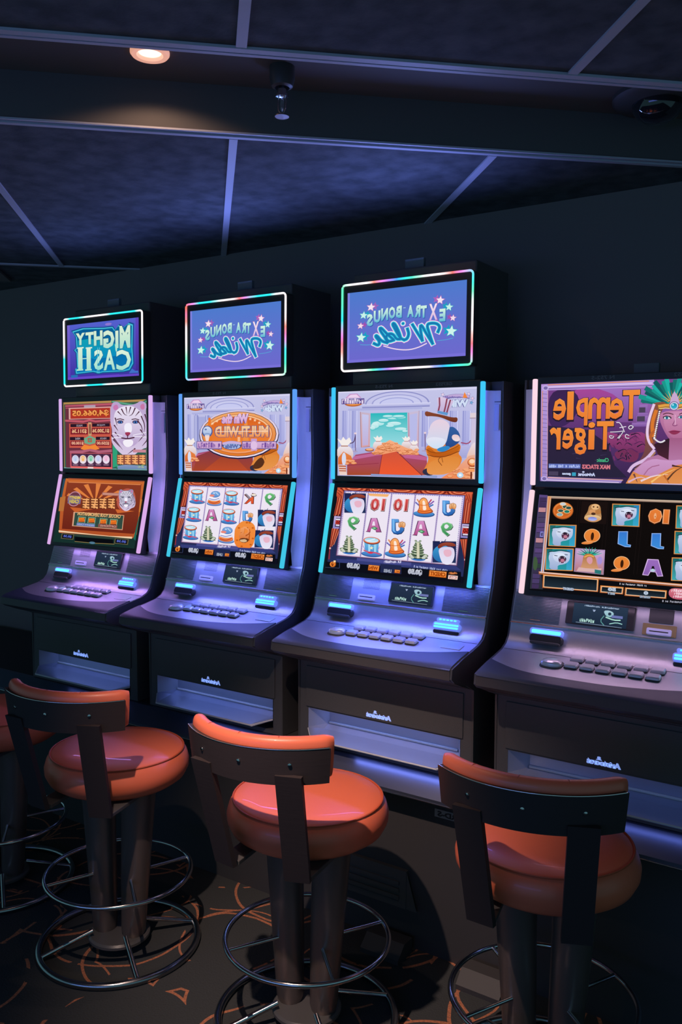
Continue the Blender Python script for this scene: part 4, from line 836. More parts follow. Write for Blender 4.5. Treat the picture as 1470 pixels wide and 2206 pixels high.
def art_l4(quad):
    A = Art(.52, .291, quad); A.bg('0C0D12')
    A.poly([(212, 95), (285, 100), (225, 800), (240, 950), (125, 945), (145, 750)], '5A4880', '2C3038')
    rnd = random.Random(11)
    for j in range(18):
        y = 120+j*46; x = 215-(y-100)*.09; A.rect(x, y, x+62, y+40, rnd.choice(('7A60A0', '5A4478', 'A07890', 'C08890', '4A4060') if 200 < y < 600 else ('4A3C68', '38304C', '30403C', '403058'))); A.line([(x, y+42), (x+64, y+42)], 4, '281C34')
    A.blob([(165, 640), (200, 680), (185, 790), (150, 760)], '40583C'); A.rect(215, 425, 250, 480, '50489C'); A.rect(220, 430, 246, 475, '9894D8'); A.text('50', 224, 436, 243, 470, '28204C', bold=.06)
    A.poly([(285, 108), (1840, 160), (1840, 182), (285, 130)], 'E0C8B0', '705048'); A.poly([(285, 108), (318, 112), (250, 800), (222, 798)], 'D8A070', 'B8C0E0'); A.line([(300, 120), (238, 790)], 7, 'D87838')
    A.poly([(205, 788), (1800, 930), (1798, 960), (205, 815)], 'D88848', '884830'); A.line([(215, 796), (1800, 942)], 10, 'E8C8C0'); A.line([(320, 130), (262, 785)], 3, '6A4838')
    A.poly([(318, 132), (1820, 184), (1765, 925), (255, 785)], '110C0C', '0E0B0B')
    for q in ((555, 135), (575, 140), (800, 150), (828, 150), (1100, 160), (1130, 160)): A.line([(q[0], q[1]), (q[0]-60, q[1]+650)], 3, '1C1414')
    A.rect(575, 158, 808, 356, '1A1110')
    A.ell(420, 240, 92, 78, '9A5020'); A.ell(420, 238, 86, 72, 'E88840', 'D86828'); A.ell(420, 238, 72, 58, 'C86424')
    for x, y, cc in ((440, 205, '284C48'), (400, 240, '385850'), (455, 248, '1C7868'), (392, 275, '88A8B0'), (420, 180, 'C8D0D8'), (470, 215, '28504C')): A.ell(x, y, 30, 17, 'F0C890', n=12); A.ell(x, y, 24, 13, cc, n=12)
    A.blob([(640, 250), (650, 190), (700, 175), (750, 190), (755, 260), (762, 310), (720, 345), (640, 340), (600, 300)], 'A87848', 'C89868'); A.ell(705, 205, 36, 26, 'E8B880'); A.ell(680, 250, 30, 22, 'D89860'); A.ell(730, 252, 26, 20, 'B87840'); A.ell(690, 205, 8, 7, '503020'); A.ell(725, 208, 8, 7, '503020')
    A.ell(682, 308, 76, 30, 'E8C898', 'C88850'); A.ell(680, 314, 40, 18, '6878D8', 'B8C0F0'); A.ell(688, 268, 20, 12, '4A2C20')
    bear(A, 975, 280, 1.0); bear(A, 415, 465, .98); bear(A, 388, 680, 1.0); bear(A, 1545, 300, 1.05); bear(A, 1530, 530, 1.05); bear(A, 1505, 770, 1.05)
    A.text('10', 1168, 220, 1362, 364, '7A3810', bold=.10); A.text('10', 1172, 222, 1358, 358, 'F0B080', bold=.10); A.text('10', 1178, 226, 1352, 352, 'E88038', 'D87030', bold=.06)
    for x, y in ((672, 478), (932, 725)):
        A.ell(x+5, y-12, 72, 62, 'F4C090'); A.ell(x+5, y-12, 67, 57, 'E88838', 'E07C34'); A.ell(x+8, y-6, 14, 36, '3A1C0C'); A.blob([(x-92, y+50), (x-30, y+34), (x+30, y+40), (x-10, y+66), (x-84, y+66)], 'F0A060', 'E07C34')
    for x, y in ((958, 498), (1250, 515)):
        A.poly([(x-48, y-72), (x+36, y-72), (x+32, y+44), (x+62, y+50), (x+58, y+72), (x+10, y+70), (x-56, y+42)], '90B0E8'); A.poly([(x-42, y-66), (x+28, y-66), (x+24, y+46), (x+54, y+54), (x+52, y+66), (x+8, y+62), (x-48, y+38)], '3878D0', '3A8CD8')
    A.poly([(1165, 675), (1262, 680), (1302, 832), (1250, 834), (1236, 796), (1190, 792), (1172, 826), (1118, 820)], 'D8B8E8'); A.poly([(1172, 682), (1256, 686), (1294, 826), (1254, 828), (1240, 790), (1186, 786), (1168, 820), (1126, 814)], '9A6CBC', '8A60B0'); A.poly([(1205, 740), (1222, 740), (1228, 768), (1198, 766)], '181018'); A.poly([(1182, 776), (1212, 762), (1240, 778), (1210, 794)], 'B8D0E0')
    A.poly([(530, 578), (792, 595), (778, 820), (515, 790)], 'B898C8', 'A0809C'); A.poly([(542, 592), (780, 606), (768, 806), (528, 780)], 'C8A8D8', 'B87878')
    for i in range(11): a = -PI+.3+i*.25; A.line([(655, 650), (655+110*math.cos(a), 652+78*math.sin(a))], 20, ('20907C', '38B89C', '187068')[i % 3], 0, True)
    A.blob([(590, 720), (600, 640), (650, 622), (710, 650), (720, 740), (760, 790), (560, 790)], 'A86C40', 'D8A078'); A.blob([(625, 690), (640, 655), (680, 660), (682, 710), (655, 730)], 'D898A8'); A.line([(612, 658), (650, 640), (690, 655)], 12, 'E8A850', 1); A.poly([(560, 750), (620, 760), (700, 765), (760, 760), (755, 800), (540, 785)], 'D8B0B0')
    A.poly([(700, 770), (760, 780), (755, 815), (700, 805)], '2C7878'); A.ell(746, 690, 22, 36, 'A890D8')
    for l, t, r, b in ((245, 820, 735, 970), (750, 908, 955, 1002), (968, 932, 1335, 1035)):
        a = .075*(r-l)
        A.poly([(l, t-a/2+14), (r, t+a/2+14), (r-6, b+a/2-14), (l-6, b-a/2-14)], 'E08840', 'B86030'); A.poly([(l+8, t-a/2+22), (r-8, t+a/2+22), (r-13, b+a/2-20), (l+3, b-a/2-20)], 'F0C8A0')
        A.poly([(l+14, t-a/2+28), (r-14, t+a/2+27), (r-19, b+a/2-26), (l+9, b-a/2-26)], '0C1014', '22303C')
    A.text('CREDIT', 418, 935, 518, 960, 'A8B8D0', bold=.08, out='30384C'); A.text('50', 815, 935, 888, 968, 'B8C8DC', bold=.08, out='30384C'); A.text('BET', 808, 978, 878, 998, 'A0B0C4', bold=.06, out='30384C')
    A.text('0', 1130, 965, 1172, 1000, 'B8C8DC', bold=.08, out='30384C'); A.text('WINNER PAID', 1095, 1008, 1192, 1030, 'A0B0C4', bold=.06, out='30384C')
    A.scrib(918, 892, 1158, 908, 'B8B8C4', 22, 3, 18)
    A.blob([(1350, 935), (1500, 945), (1560, 960), (1540, 1050), (1355, 1035)], 'D87888', 'B85068'); A.scrib(1375, 948, 1520, 974, 'F4D0DC', 8); A.scrib(1398, 978, 1470, 1000, 'F4D0DC', 4); A.scrib(1390, 1004, 1480, 1026, 'F4D0DC', 5)
    A.scrib(1295, 1046, 1700, 1064, 'A8A8B8', 30, 3, 26)
    return A

def art_info(grey):
    """small player information screen in the fascia"""
    A = Art(.158, .060, [(0, 0), (100, 0), (100, 40), (0, 40)])
    A.bg('26344E' if grey else '2A3A50', '1C2A3E')
    A.scrib(20, 2, 84, 5, 'A8BCD8', 24)
    A.poly([(36, 10), (42, 10), (40, 14), (38, 14)], '98A8C8'); A.scrib(14, 29, 42, 36, 'B0D8D0', 7, 2)
    A.blob([(56, 10), (66, 8), (76, 12), (74, 20), (66, 22), (60, 18)], 'A8C8D8', '88B8C0'); A.ell(68, 15, 3, 3, '24344A'); A.line([(62, 22), (76, 26), (88, 25)], 2.4, 'A8D8CC', 1); A.line([(58, 20), (52, 30), (60, 38)], 1.6, '5C9898', 1); A.line([(70, 34), (82, 30), (92, 32)], 1.8, '98CCC8', 1)
    A.rect(72, 17, 92, 22, '6C74B0'); A.line([(8, 38), (92, 39)], 1, '8090A8')
    return A

# ------------------------------------------------------------------ the slot machines
PITCH = .74
FRONT = [(.040, 1.800), (.042, 1.70), (.046, 1.58), (.038, 1.46), (.026, 1.36), (.012, 1.27), (-.004, 1.185), (-.017, 1.150), (-.030, 1.110), (-.0385, 1.088),
         (-.044, 1.066), (-.053, 1.044), (-.070, 1.026), (-.100, 1.013), (-.150, 1.003), (-.210, .992), (-.262, .980), (-.283, .974)]
def fy(z):
    for (y0, z0), (y1, z1) in zip(FRONT, FRONT[1:]):
        if z1 <= z <= z0: return y0+(y1-y0)*(z0-z)/(z0-z1)
def fz(y):
    for (y0, z0), (y1, z1) in list(zip(FRONT, FRONT[1:]))[9:]:
        if y1 <= y <= y0: return z0+(z1-z0)*(y0-y)/(y0-y1)
    return .98
def sheet(pts, th, x0, x1, mb=None):
    """strip following (y,z) points, thickness th behind"""
    mb = mb or MB(); back = []
    for i, (y, z) in enumerate(pts):
        a = pts[max(i-1, 0)]; b = pts[min(i+1, len(pts)-1)]; t = Vector((b[0]-a[0], b[1]-a[1])).normalized(); nn = Vector((-t.y, t.x))
        if nn.x < 0: nn = -nn
        back.append((y+nn.x*th, z+nn.y*th))
    n = len(pts); o = []
    vs = [(x0, *p) for p in pts]+[(x1, *p) for p in pts]+[(x0, *p) for p in back]+[(x1, *p) for p in back]
    fs = []
    for i in range(n-1):
        fs += [(i, i+1, n+i+1, n+i), (2*n+i, 3*n+i, 3*n+i+1, 2*n+i+1), (i, 2*n+i, 2*n+i+1, i+1), (n+i, n+i+1, 3*n+i+1, 3*n+i)]
    fs += [(0, n, 3*n, 2*n), (n-1, 3*n-1, 4*n-1, 2*n-1)]
    mb.add(vs, fs); return mb

LOW0, LOW1 = (-.0013, 1.4953), (-.0721, 1.1833)      # lower screen plane
LTILT = math.atan2(LOW0[0]-LOW1[0], LOW0[1]-LOW1[1])
QT = {0: [[253.6, 399.9], [1008.6, 313.2], [1024.7, 930.8], [272.9, 976.2]], 1: [[204.5, 307.5], [1051.4, 210.3], [1058.5, 828.0], [216.4, 878.8]], 2: [[199.6, 252.5], [1100.2, 149.1], [1095.8, 726.1], [202.1, 780.1]]}
QU = {0: [[219.3, 1210.1], [1100.4, 1176.1], [1105.4, 1928.2], [228.5, 1904.6]], 1: [[85.9, 121.5], [1351.4, 72.7], [1346.8, 1036.3], [89.1, 1002.3]], 2: [[77.0, 104.1], [1369.4, 54.2], [1352.5, 919.3], [70.3, 884.6]], 3: [[115.3, 121.1], [1935.9, 50.8], [1894.3, 1101.5], [92.3, 1052.8]]}
QL = {0: [[351.4, 76.3], [1160.7, 104.9], [1045.9, 813.1], [238.0, 730.4]], 1: [[212.2, 29.8], [1363.5, 70.5], [1235.1, 971.7], [83.0, 853.8]], 2: [[185.4, 69.3], [1345.5, 110.3], [1251.8, 911.3], [87.4, 792.2]], 3: [[211.2, 93.1], [1837.4, 150.6], [1757.1, 1123.6], [118.1, 955.9]]}
UPC = {0: art_u1(QU[0]), 1: art_u2(QU[1], QU[2]), 2: art_u3(QU[2]), 3: art_u4(QU[3])}
LOC = {0: art_l1(QL[0]), 1: art_l2(QL[1], QL[2]), 2: art_l3(QL[2]), 3: art_l4(QL[3])}
TOC = {0: art_cash(QT[0]), 1: art_bonus(QT[2], True), 2: art_bonus(QT[2], True)}
W_, C_, R_, P_, G_, B_ = (250, 236, 240), (40, 214, 222), (250, 110, 80), (220, 130, 225), (90, 235, 175), (70, 110, 250)
# colours around each LED frame: fraction along perimeter clockwise from top left
LEDS = {
 0: [(.00, W_), (.02, W_), (.03, C_), (.085, C_), (.095, W_), (.18, W_), (.19, C_), (.30, C_), (.31, W_), (.43, W_), (.44, C_), (.505, C_), (.51, W_), (.64, W_), (.65, C_), (.72, C_), (.73, W_), (.82, W_), (.825, C_), (.90, C_), (.905, W_), (1, W_)],
 1: [(.00, R_), (.03, P_), (.05, C_), (.10, C_), (.12, W_), (.16, W_), (.18, R_), (.20, P_), (.23, C_), (.28, C_), (.30, W_), (.37, W_), (.40, R_), (.425, P_), (.45, C_), (.49, G_), (.53, W_), (.56, R_), (.60, P_), (.63, C_), (.68, G_), (.72, W_), (.76, R_), (.79, P_), (.83, C_), (.87, G_), (.91, W_), (.945, W_), (.97, R_), (1, P_)],
 2: [(.00, G_), (.03, W_), (.07, W_), (.09, R_), (.11, P_), (.14, B_), (.16, C_), (.19, G_), (.22, W_), (.25, W_), (.275, R_), (.30, P_), (.33, C_), (.36, G_), (.39, W_), (.43, W_), (.46, R_), (.49, P_), (.51, G_), (.55, C_), (.58, B_), (.61, W_), (.65, W_), (.69, P_), (.71, B_), (.74, G_), (.77, W_), (.84, W_), (.87, R_), (.90, P_), (.93, C_), (.97, G_), (1, G_)]}
BARS = {0: (205, 165, 225), 1: (88, 150, 232), 2: (60, 190, 236), 3: (240, 205, 220)}
BARS_LO = {0: (212, 165, 225), 1: (62, 190, 222), 2: (62, 200, 225), 3: (244, 208, 220)}
GLOW = {0: ((.52, .30, 1.0), .60), 1: ((.17, .20, 1.0), 1.0), 2: ((.12, .17, 1.0), 1.2), 3: ((.75, .48, .75), .29)}
DESC = {0: ('white tiger slot machine with pink edge lights at the far left end', 'slot machine'),
        1: ('slot machine showing an orange oval multi-wild emblem, second from the far left', 'slot machine'),
        2: ('cyan-lit slot machine showing an open bank vault door and treasure, between two others', 'slot machine'),
        3: ('slot machine with jungle temple artwork and pale pink edge lights, nearest at right', 'slot machine')}

def led_frame(hw, z0, z1, y, r, cols, parent):
    """rounded rectangular tube with colour varying around it"""
    cr = .012; pts = []
    def arc(cx, cz, a0):
        for i in range(5): a = math.radians(a0-90*i/4); pts.append((cx+cr*math.cos(a), y, cz+cr*math.sin(a)))
    def seg(p, q, n=16):
        for i in range(1, n): pts.append((p[0]+(q[0]-p[0])*i/n, y, p[1]+(q[1]-p[1])*i/n))
    arc(-hw+cr, z1-cr, 180); seg((-hw+cr, z1), (hw-cr, z1)); arc(hw-cr, z1-cr, 90); seg((hw, z1-cr), (hw, z0+cr), 10)
    arc(hw-cr, z0+cr, 0); seg((hw-cr, z0), (-hw+cr, z0)); arc(-hw+cr, z0+cr, -90); seg((-hw, z0+cr), (-hw, z1-cr), 10)
    # perimeter fractions
    P = [Vector(p) for p in pts]; L = [0]
    for a, b in zip(P, P[1:]+P[:1]): L.append(L[-1]+(b-a).length)
    tot = L[-1]; mb = MB(); mb.tube(pts, r, True, 8)
    o = mb.build('light_frame', m_led, parent); me = o.data
    ca = me.color_attributes.new('Col', 'FLOAT_COLOR', 'POINT')
    for i in range(len(pts)):
        f = L[i]/tot
        for (f0, c0), (f1, c1) in zip(cols, cols[1:]):
            if f0 <= f <= f1+1e-9:
                t = (f-f0)/max(f1-f0, 1e-6); a, b = lin(c0), lin(c1); cc = tuple(p+(q-p)*t for p, q in zip(a, b)); break
        for k_ in range(8): ca.data[i*8+k_].color = (*cc, 1)
    return o

def rrect(w2, h2, r, n=4):
    out = []
    for cx, cy, a0 in ((w2-r, h2-r, 0), (-w2+r, h2-r, 90), (-w2+r, -h2+r, 180), (w2-r, -h2+r, 270)):
        for i in range(n+1): a = math.radians(a0+90*i/n); out.append((cx+r*math.cos(a), cy+r*math.sin(a)))
    return out

def on_front(x, z=None, y=None, rise=0):
    """location and rotation for a flat item sitting on the console sheet (local: x right, y up the slope, z outwards)"""
    if z is None: z = fz(y)
    yy = fy(z) if y is None else y
    e = .004
    if y is None: a, b = (fy(z+e), z+e), (fy(z-e), z-e)
    else: a, b = (y+e, fz(y+e)), (y-e, fz(y-e))
    up = Vector((0, a[0]-b[0], a[1]-b[1])).normalized(); xx = Vector((1, 0, 0)); nn = xx.cross(up)
    M = Matrix((xx, up, nn)).transposed().to_4x4(); M.translation = Vector((x, yy, z))+nn*rise
    return M

def slab(w2, h2, r, t, mi=0, top=None, mb=None, M=None):
    """rounded slab in local xy, thickness t along z with softened top edge"""
    mb = mb or MB(); base = rrect(w2, h2, r); c = min(t*.35, .0025); n = len(base)
    ins = rrect(w2-c, h2-c, max(r-c, .0005))
    vs = [Vector((x, y, 0)) for x, y in base]+[Vector((x, y, t-c)) for x, y in base]+[Vector((x, y, t)) for x, y in ins]
    if M is not None: vs = [M @ v for v in vs]
    fs = [(i, (i+1) % n, n+(i+1) % n, n+i) for i in range(n)]+[(n+i, n+(i+1) % n, 2*n+(i+1) % n, 2*n+i) for i in range(n)]+[tuple(range(2*n, 3*n)), tuple(reversed(range(n)))]
    mb.add(vs, fs, mi); return mb

def logo(parent, y, z, x0, x1, h):
    """mirrored name badge with the small round emblem over its middle"""
    vs, fs = glyphs('Aristocrat', .10); mb = MB()
    mb.add([(x1-u*(x1-x0), y, z+h/2-v*h) for u, v in vs], fs)
    n = 12; cx = x0+(x1-x0)*.36
    mb.add([(cx+.0055*math.cos(2*PI*i/n), y, z+h*.80+.0035*math.sin(2*PI*i/n)) for i in range(n)], [tuple(range(n))])
    mb.add([(cx-.009, y, z+h*.40), (cx+.009, y, z+h*.40), (cx+.005, y, z+h*.62), (cx-.005, y, z+h*.62)], [(0, 1, 2, 3)])
    return mb.build('name_badge', m_logo, parent)

m_bars = {i: glow_mat('edge_light', lin(BARS[i]), 1.15) for i in range(4)}
m_barlo = {i: glow_mat('edge_light', lin(BARS_LO[i]), 1.1) for i in range(4)}
m_cyan = glow_mat('cyan_bezel_light', lin((95, 215, 232)), 1.6)
m_viol = mat('lit_clear_plastic', (.30, .34, .75), .25, emit=lin((100, 125, 225)), es=.9)
m_cardbz = mat('pale_glowing_card_bezel', (.50, .50, .68), .35, emit=lin((140, 138, 205)), es=.35)  # some emission added to make the bezel brighter
m_ylw = mat('amber_sticker', (.34, .24, .10), .6)

def make_machine(i):
    X = i*PITCH; g = 'slot machines in the row'
    t = thing('slot_machine', (X, 0, .592), 0, DESC[i][0], DESC[i][1], g); t.location = (X, 0, 0)
    side = [(.45, .592), (.45, 1.83), (.046, 1.83)]+[(y+.004, z) for y, z in FRONT]+[(-.283, .945), (-.262, .930), (-.18, .905), (-.130, .88), (-.126, .592)]
    for sx in (-1, 1): MB().prism(side, min(sx*.3285, sx*.335), max(sx*.3285, sx*.335)).build('side_panel', m_plast, t)
    body = MB(); body.box(-.328, .328, .06, .449, .592, 1.83); body.box(-.328, .328, -.03, .06, .86, .97)
    body.prism([(-.126, .717), (.06, .717), (.06, .93), (-.20, .93), (-.20, .905), (-.126, .88)], -.328, .328)
    body.box(-.328, -.292, -.126, .06, .592, .717); body.box(.292, .328, -.126, .06, .592, .717); body.box(-.292, .292, -.126, .06, .592, .606)
    body.build('cabinet', m_black, t)
    MB().box(-.30, .30, -.131, -.1265, .722, .865, 0, .002).build('lower_door', m_black, t)
    if i < 4: logo(bpy.data.objects[t.children[-1].name], -.1315, .738, -.052, .045, .017)
    # underside and front lip of the console
    lip = MB().prism([(-.2835, .972), (-.2835, .942), (-.262, .930), (-.20, .906), (-.18, .955), (-.20, .985)], -.3283, .3283); lip.build('console_lip', m_plast, t)
    lk = MB()
    for x in (-.262, -.238): lk.lathe([(.0001, 0), (.008, 0), (.008, .004), (.004, .005), (.0001, .005)], 14)
    # silver wings, fascia and deck
    sec = [(.2905, -.034), (.2925, -.024), (.297, -.013), (.303, -.006), (.311, -.001), (.3282, 0)]
    fp = []
    for (y0, z0), (y1, z1) in zip(FRONT[:6], FRONT[1:7]): fp += [(y0+(y1-y0)*k_/4, z0+(z1-z0)*k_/4) for k_ in range(4)]
    fp.append(FRONT[6])
    for sx in (-1, 1):
        vs = [(sx*x, y+dy*(1 if z > 1.25 else .4+.6*max(0, (z-1.185)/.065)), z) for y, z in fp for x, dy in sec]; ns = len(sec)
        vs += [(x, y+.006, z) for x, y, z in vs]; o_ = len(fp)*ns
        fs = [(r*ns+j, r*ns+j+1, (r+1)*ns+j+1, (r+1)*ns+j) for r in range(len(fp)-1) for j in range(ns-1)]; fs += [tuple(q+o_ for q in f) for f in fs]
        fs += [(j, j+1, o_+j+1, o_+j) for j in range(ns-1)]
        w_ = MB().add(vs, fs).build('side_wing', m_wing, t, 40)
    seam = MB().box(.308, .3282, .0375, .0405, 1.764, 1.766)
    seam.build('seam', m_ink, w_)
    MB().box(.309, .325, .0375, .0412, 1.675, 1.757, 0, .0008).build('inset_panel', mat('inset_grey', (.42, .42, .50), .55, .1), w_)
    sheet(FRONT[6:10], .006, -.328, .328).build('fascia', m_silver, t, 30)
    sheet(FRONT[9:], .006, -.328, .328).build('deck', m_silver, t, 30)
    rg = MB().box(-.3285, .3285, -.0425, -.036, 1.0865, 1.0905, 0, .0008); rg.build('ridge', m_chrome, t)
    # dark armrest trim with a wavy back edge along the deck front
    back = [(-.3282, -.182), (-.30, -.198), (-.249, -.222), (-.19, -.234), (-.136, -.237), (-.05, -.238), (.024, -.237), (.11, -.227), (.19, -.212), (.26, -.188), (.3282, -.158)]
    for _ in range(2):
        q = [back[0]]
        for a, b in zip(back, back[1:]): q += [(a[0]*.75+b[0]*.25, a[1]*.75+b[1]*.25), (a[0]*.25+b[0]*.75, a[1]*.25+b[1]*.75)]
        back = q+[back[-1]]
    vs = []; fs = []; n = len(back); rows = 8
    for r in range(rows+1):
        for x, y in back:
            yy = y+(-.2865-y)*r/rows; zz = fz(max(yy, -.2829))+.0035-(.006 if r == rows else 0); vs.append((x, yy, zz))
    for r in range(rows):
        for j in range(n-1): fs.append((r*n+j, r*n+j+1, (r+1)*n+j+1, (r+1)*n+j))
    o = len(vs); vs += [(x, y, fz(y)-.001) for x, y in back]; fs += [(j, o+j, o+j+1, j+1) for j in range(n-1)]
    MB().add(vs, fs).build('armrest_trim', m_trim, t, 50)
    # speaker grilles with fine ribs
    spk = (((-.325, -.185), (.172, .325)) if i < 3 else ((-.325, -.178), (.19, .325)))
    for a, b in spk:
        mb = MB()
        for j in range(20):
            z = 1.095+j*.0042; y = fy(z)
            mb.box(a, b, y-.0016, y+.001, z, z+.0021)
        mb.box(a-.001, b+.001, fy(1.178), fy(1.092)+.004, 1.092, 1.0935)
        gr = mb.build('speaker_grille', m_grille, t)
        xm = (a+b)/2; tg = MB(); tg.box(xm-.016, xm+.016, fy(1.101)-.0032, fy(1.101)-.0014, 1.0998, 1.1022); tg.build('chrome_mark', m_chrome, gr)
    # information display
    xs = (.054 if i < 3 else -.058); M0 = on_front(xs, z=1.133, rise=.002)
    hw_ = .083 if i < 3 else .100
    fr = slab(hw_, .034, .004, .006).build('information_screen', m_gloss, t, 40); fr.matrix_local = M0
    A = art_info(i < 3); dp = A.build('display', fr); dp.rotation_euler = (math.radians(-90), 0, 0); dp.location = (0, 0, .0066)
    # card reader
    xc = -.117 if i < 3 else .110
    if i == 3:
        p_ = slab(.046, .0165, .002, .0015).build('reader_label_plate', m_ylw, t); p_.matrix_local = on_front(.110, z=1.112, rise=.001)
        p2 = slab(.033, .020, .002, .002).build('reader_cover', m_plast, t); p2.matrix_local = on_front(.112, z=1.150, rise=.001)
    cr = slab(.034, .0095, .004, .006).build('card_reader', m_cardbz, t, 40); cr.matrix_local = on_front(xc, z=1.107, rise=.001)
    sl = slab(.026, .0016, .001, .0006).build('slot', m_ink, cr); sl.location = (0, .0005, .006)
    if i < 3:
        mb = MB()
        for r in range(8):
            for c_ in range(16): slab(.0011, .0011, .0008, .0005, M=on_front(-.139+c_*.0042+(r % 2)*.002, z=1.137+r*.0042, rise=.0002), mb=mb)
        mb.build('sound_holes', m_ink, t)
    # banknote acceptor at left of the deck, ticket printer at right
    M0 = on_front(-.206, z=1.055, rise=0)
    acc = slab(.050, .013, .010, .020).build('banknote_acceptor', m_gloss, t, 40); acc.matrix_local = on_front(-.206, z=1.047, rise=0)
    tp = slab(.052, .010, .008, .009).build('lit_bezel', m_viol, acc, 40); tp.location = (0, .020, .012)
    ls = slab(.045, .0055, .004, .0012).build('light_strip', m_cyan, tp); ls.location = (0, -.001, .009)
    mo = slab(.046, .0045, .004, .010).build('lower_jaw', m_plast, acc, 40); mo.location = (0, -.014, .012)
    tk = slab(.048, .012, .008, .014).build('ticket_printer', m_viol, t, 40); tk.matrix_local = on_front(.203, z=1.046, rise=0)
    for yy in (-.005, .004):
        ls = slab(.043, .0032, .002, .0008).build('light_strip', m_cyan, tk); ls.location = (0, yy, .014)
    up = slab(.040, .006, .005, .008).build('status_lights', m_viol, tk, 40); up.location = (0, .020, .004)
    mb = MB()
    for j in range(5): slab(.0048, .0026, .002, .0006, mb=mb, M=Matrix.Translation((-.026+j*.013, 0, .008)))
    mb.build('lamps', m_cyan, up)
    dn = slab(.045, .0045, .003, .010).build('ticket_slot', m_gloss, tk, 40); dn.location = (0, -.018, 0)
    # deck panel joint lines and small inset plate
    jl = MB(); jl.box(-.326, .326, -.0945, -.0935, fz(-.094)-.003, fz(-.094)+.0006); jl.build('deck_seam', m_ink, t)
    pl = slab(.033, .018, .002, .0012).build('service_plate', m_silver, t); pl.matrix_local = on_front(.262, y=-.135, rise=.0003)
    # play button and two rows of six bet buttons
    big = MB(); n = 24
    prof = [(1.0, 0), (1.0, .55), (.86, .85), (.45, 1.0), (.02, 1.03)]
    vs = []; fs = []
    for r, h in prof:
        for k_ in range(n):
            a = 2*PI*k_/n; vs.append((r*.030*math.cos(a)*(1-.18*math.sin(a)), r*.023*math.sin(a), h*.015))
    for r in range(len(prof)-1):
        for k_ in range(n): fs.append((r*n+k_, r*n+(k_+1) % n, (r+1)*n+(k_+1) % n, (r+1)*n+k_))
    big.add(vs, fs+[tuple(range((len(prof)-1)*n, len(prof)*n)), tuple(reversed(range(n)))])
    pb = big.build('play_button', m_btn, t, 40); pb.matrix_local = on_front(-.152, y=-.156, rise=.002)
    bs = slab(.033, .027, .018, .004).build('button_collar', m_plast, pb, 40); bs.location = (0, 0, -.003)
    for row, (y0, x0) in enumerate(((-.108, -.094), (-.152, -.096))):
        for j in range(6):
            b = slab(.0185, .0145, .006, .009).build('bet_button', m_btn, t, 40); b.matrix_local = on_front(x0+j*.0448, y=y0, rise=.003)
            bb = slab(.0195, .0158, .006, .004).build('button_collar', m_gloss, b, 40); bb.location = (0, -.001, -.003)
    # upper monitor
    up = MB().box(-.2762, .2762, .0, .058, 1.5005, 1.833, 0, .002).build('upper_monitor', m_gloss, t)
    A = UPC[i]; d = A.build('display', up); d.location = (0, -.0006, (1.812+1.52)/2)
    if i >= 1:
        for s_, x0, x1 in (('N 752-5', -.112, -.045), ('GE7S52', .118, .178)):
            vs, fs = glyphs(s_, .03); MB().add([(x1-u*(x1-x0), -.0008, 1.8295-v*.0105) for u, v in vs], fs).build('number_text', mat('grey_lettering', (.17, .18, .19), .6), up)
    # lower monitor, tilted
    lo = MB().box(-.2762, .2762, -.0005, .050, -.163, .160, 0, .002).build('lower_monitor', m_gloss, t)
    cz = (LOW0[1]+LOW1[1])/2; cy = (LOW0[0]+LOW1[0])/2; lo.location = (0, cy+.0008, cz); lo.rotation_euler = (-LTILT, 0, 0)
    d = LOC[i].build('display', lo); d.location = (0, -.0012, ((1.483+1.192)/2-cz)/math.cos(LTILT))
    # edge light bars
    for sx in (-1, 1):
        a, b = sx*.2765, sx*.2915
        MB().box(min(a, b), max(a, b), -.005, .009, 1.507, 1.828, 0, .004).build('edge_light', m_bars[i], t, 60)
        e = MB().box(min(a, b), max(a, b), -.007, .007, -.160, .157, 0, .004).build('edge_light', m_barlo[i], t, 60); e.location = lo.location; e.rotation_euler = lo.rotation_euler
        MB().box(min(sx*.2765, sx*.2895), max(sx*.2765, sx*.2890), .0095, .050, 1.515, 1.828).build('edge_light_mount', m_plast, t)
    col, en = GLOW[i]
    def lamp(name, loc, rot, sx, sy, e, col=col):
        d_ = bpy.data.lights.new(name, 'AREA'); d_.shape = 'RECTANGLE'; d_.size = sx; d_.size_y = sy; d_.energy = e; d_.color = col
        if not isinstance(rot, tuple): rot = rot.to_track_quat('-Z', 'Y').to_euler()
        o_ = bpy.data.objects.new(name, d_); COL.objects.link(o_); o_.parent = t; o_.location = loc; o_.rotation_euler = rot; return o_
    # LED strip washing the fascia; added fill lamps brighten the deck and wings
    lamp('fascia_led', (0, -.062, 1.177), (math.radians(22), 0, 0), .50, .010, .36*en)
    lamp('deck_fill', (0, -.066, 1.176), (math.radians(-42), 0, 0), .50, .014, .95*en)  # added lamp standing in for screen light on the deck
    for sx in (-1, 1):
        lamp('wing_fill', (sx*.2925, .003, 1.665), Vector((sx*.62, .78, 0)), .006, .30, .09*en)  # added lamps tucked behind the edge lights to brighten the wings
        lamp('wing_fill', (sx*.2925, -.034, 1.335), Vector((sx*.55, .80, -.18)), .006, .31, .15*en)
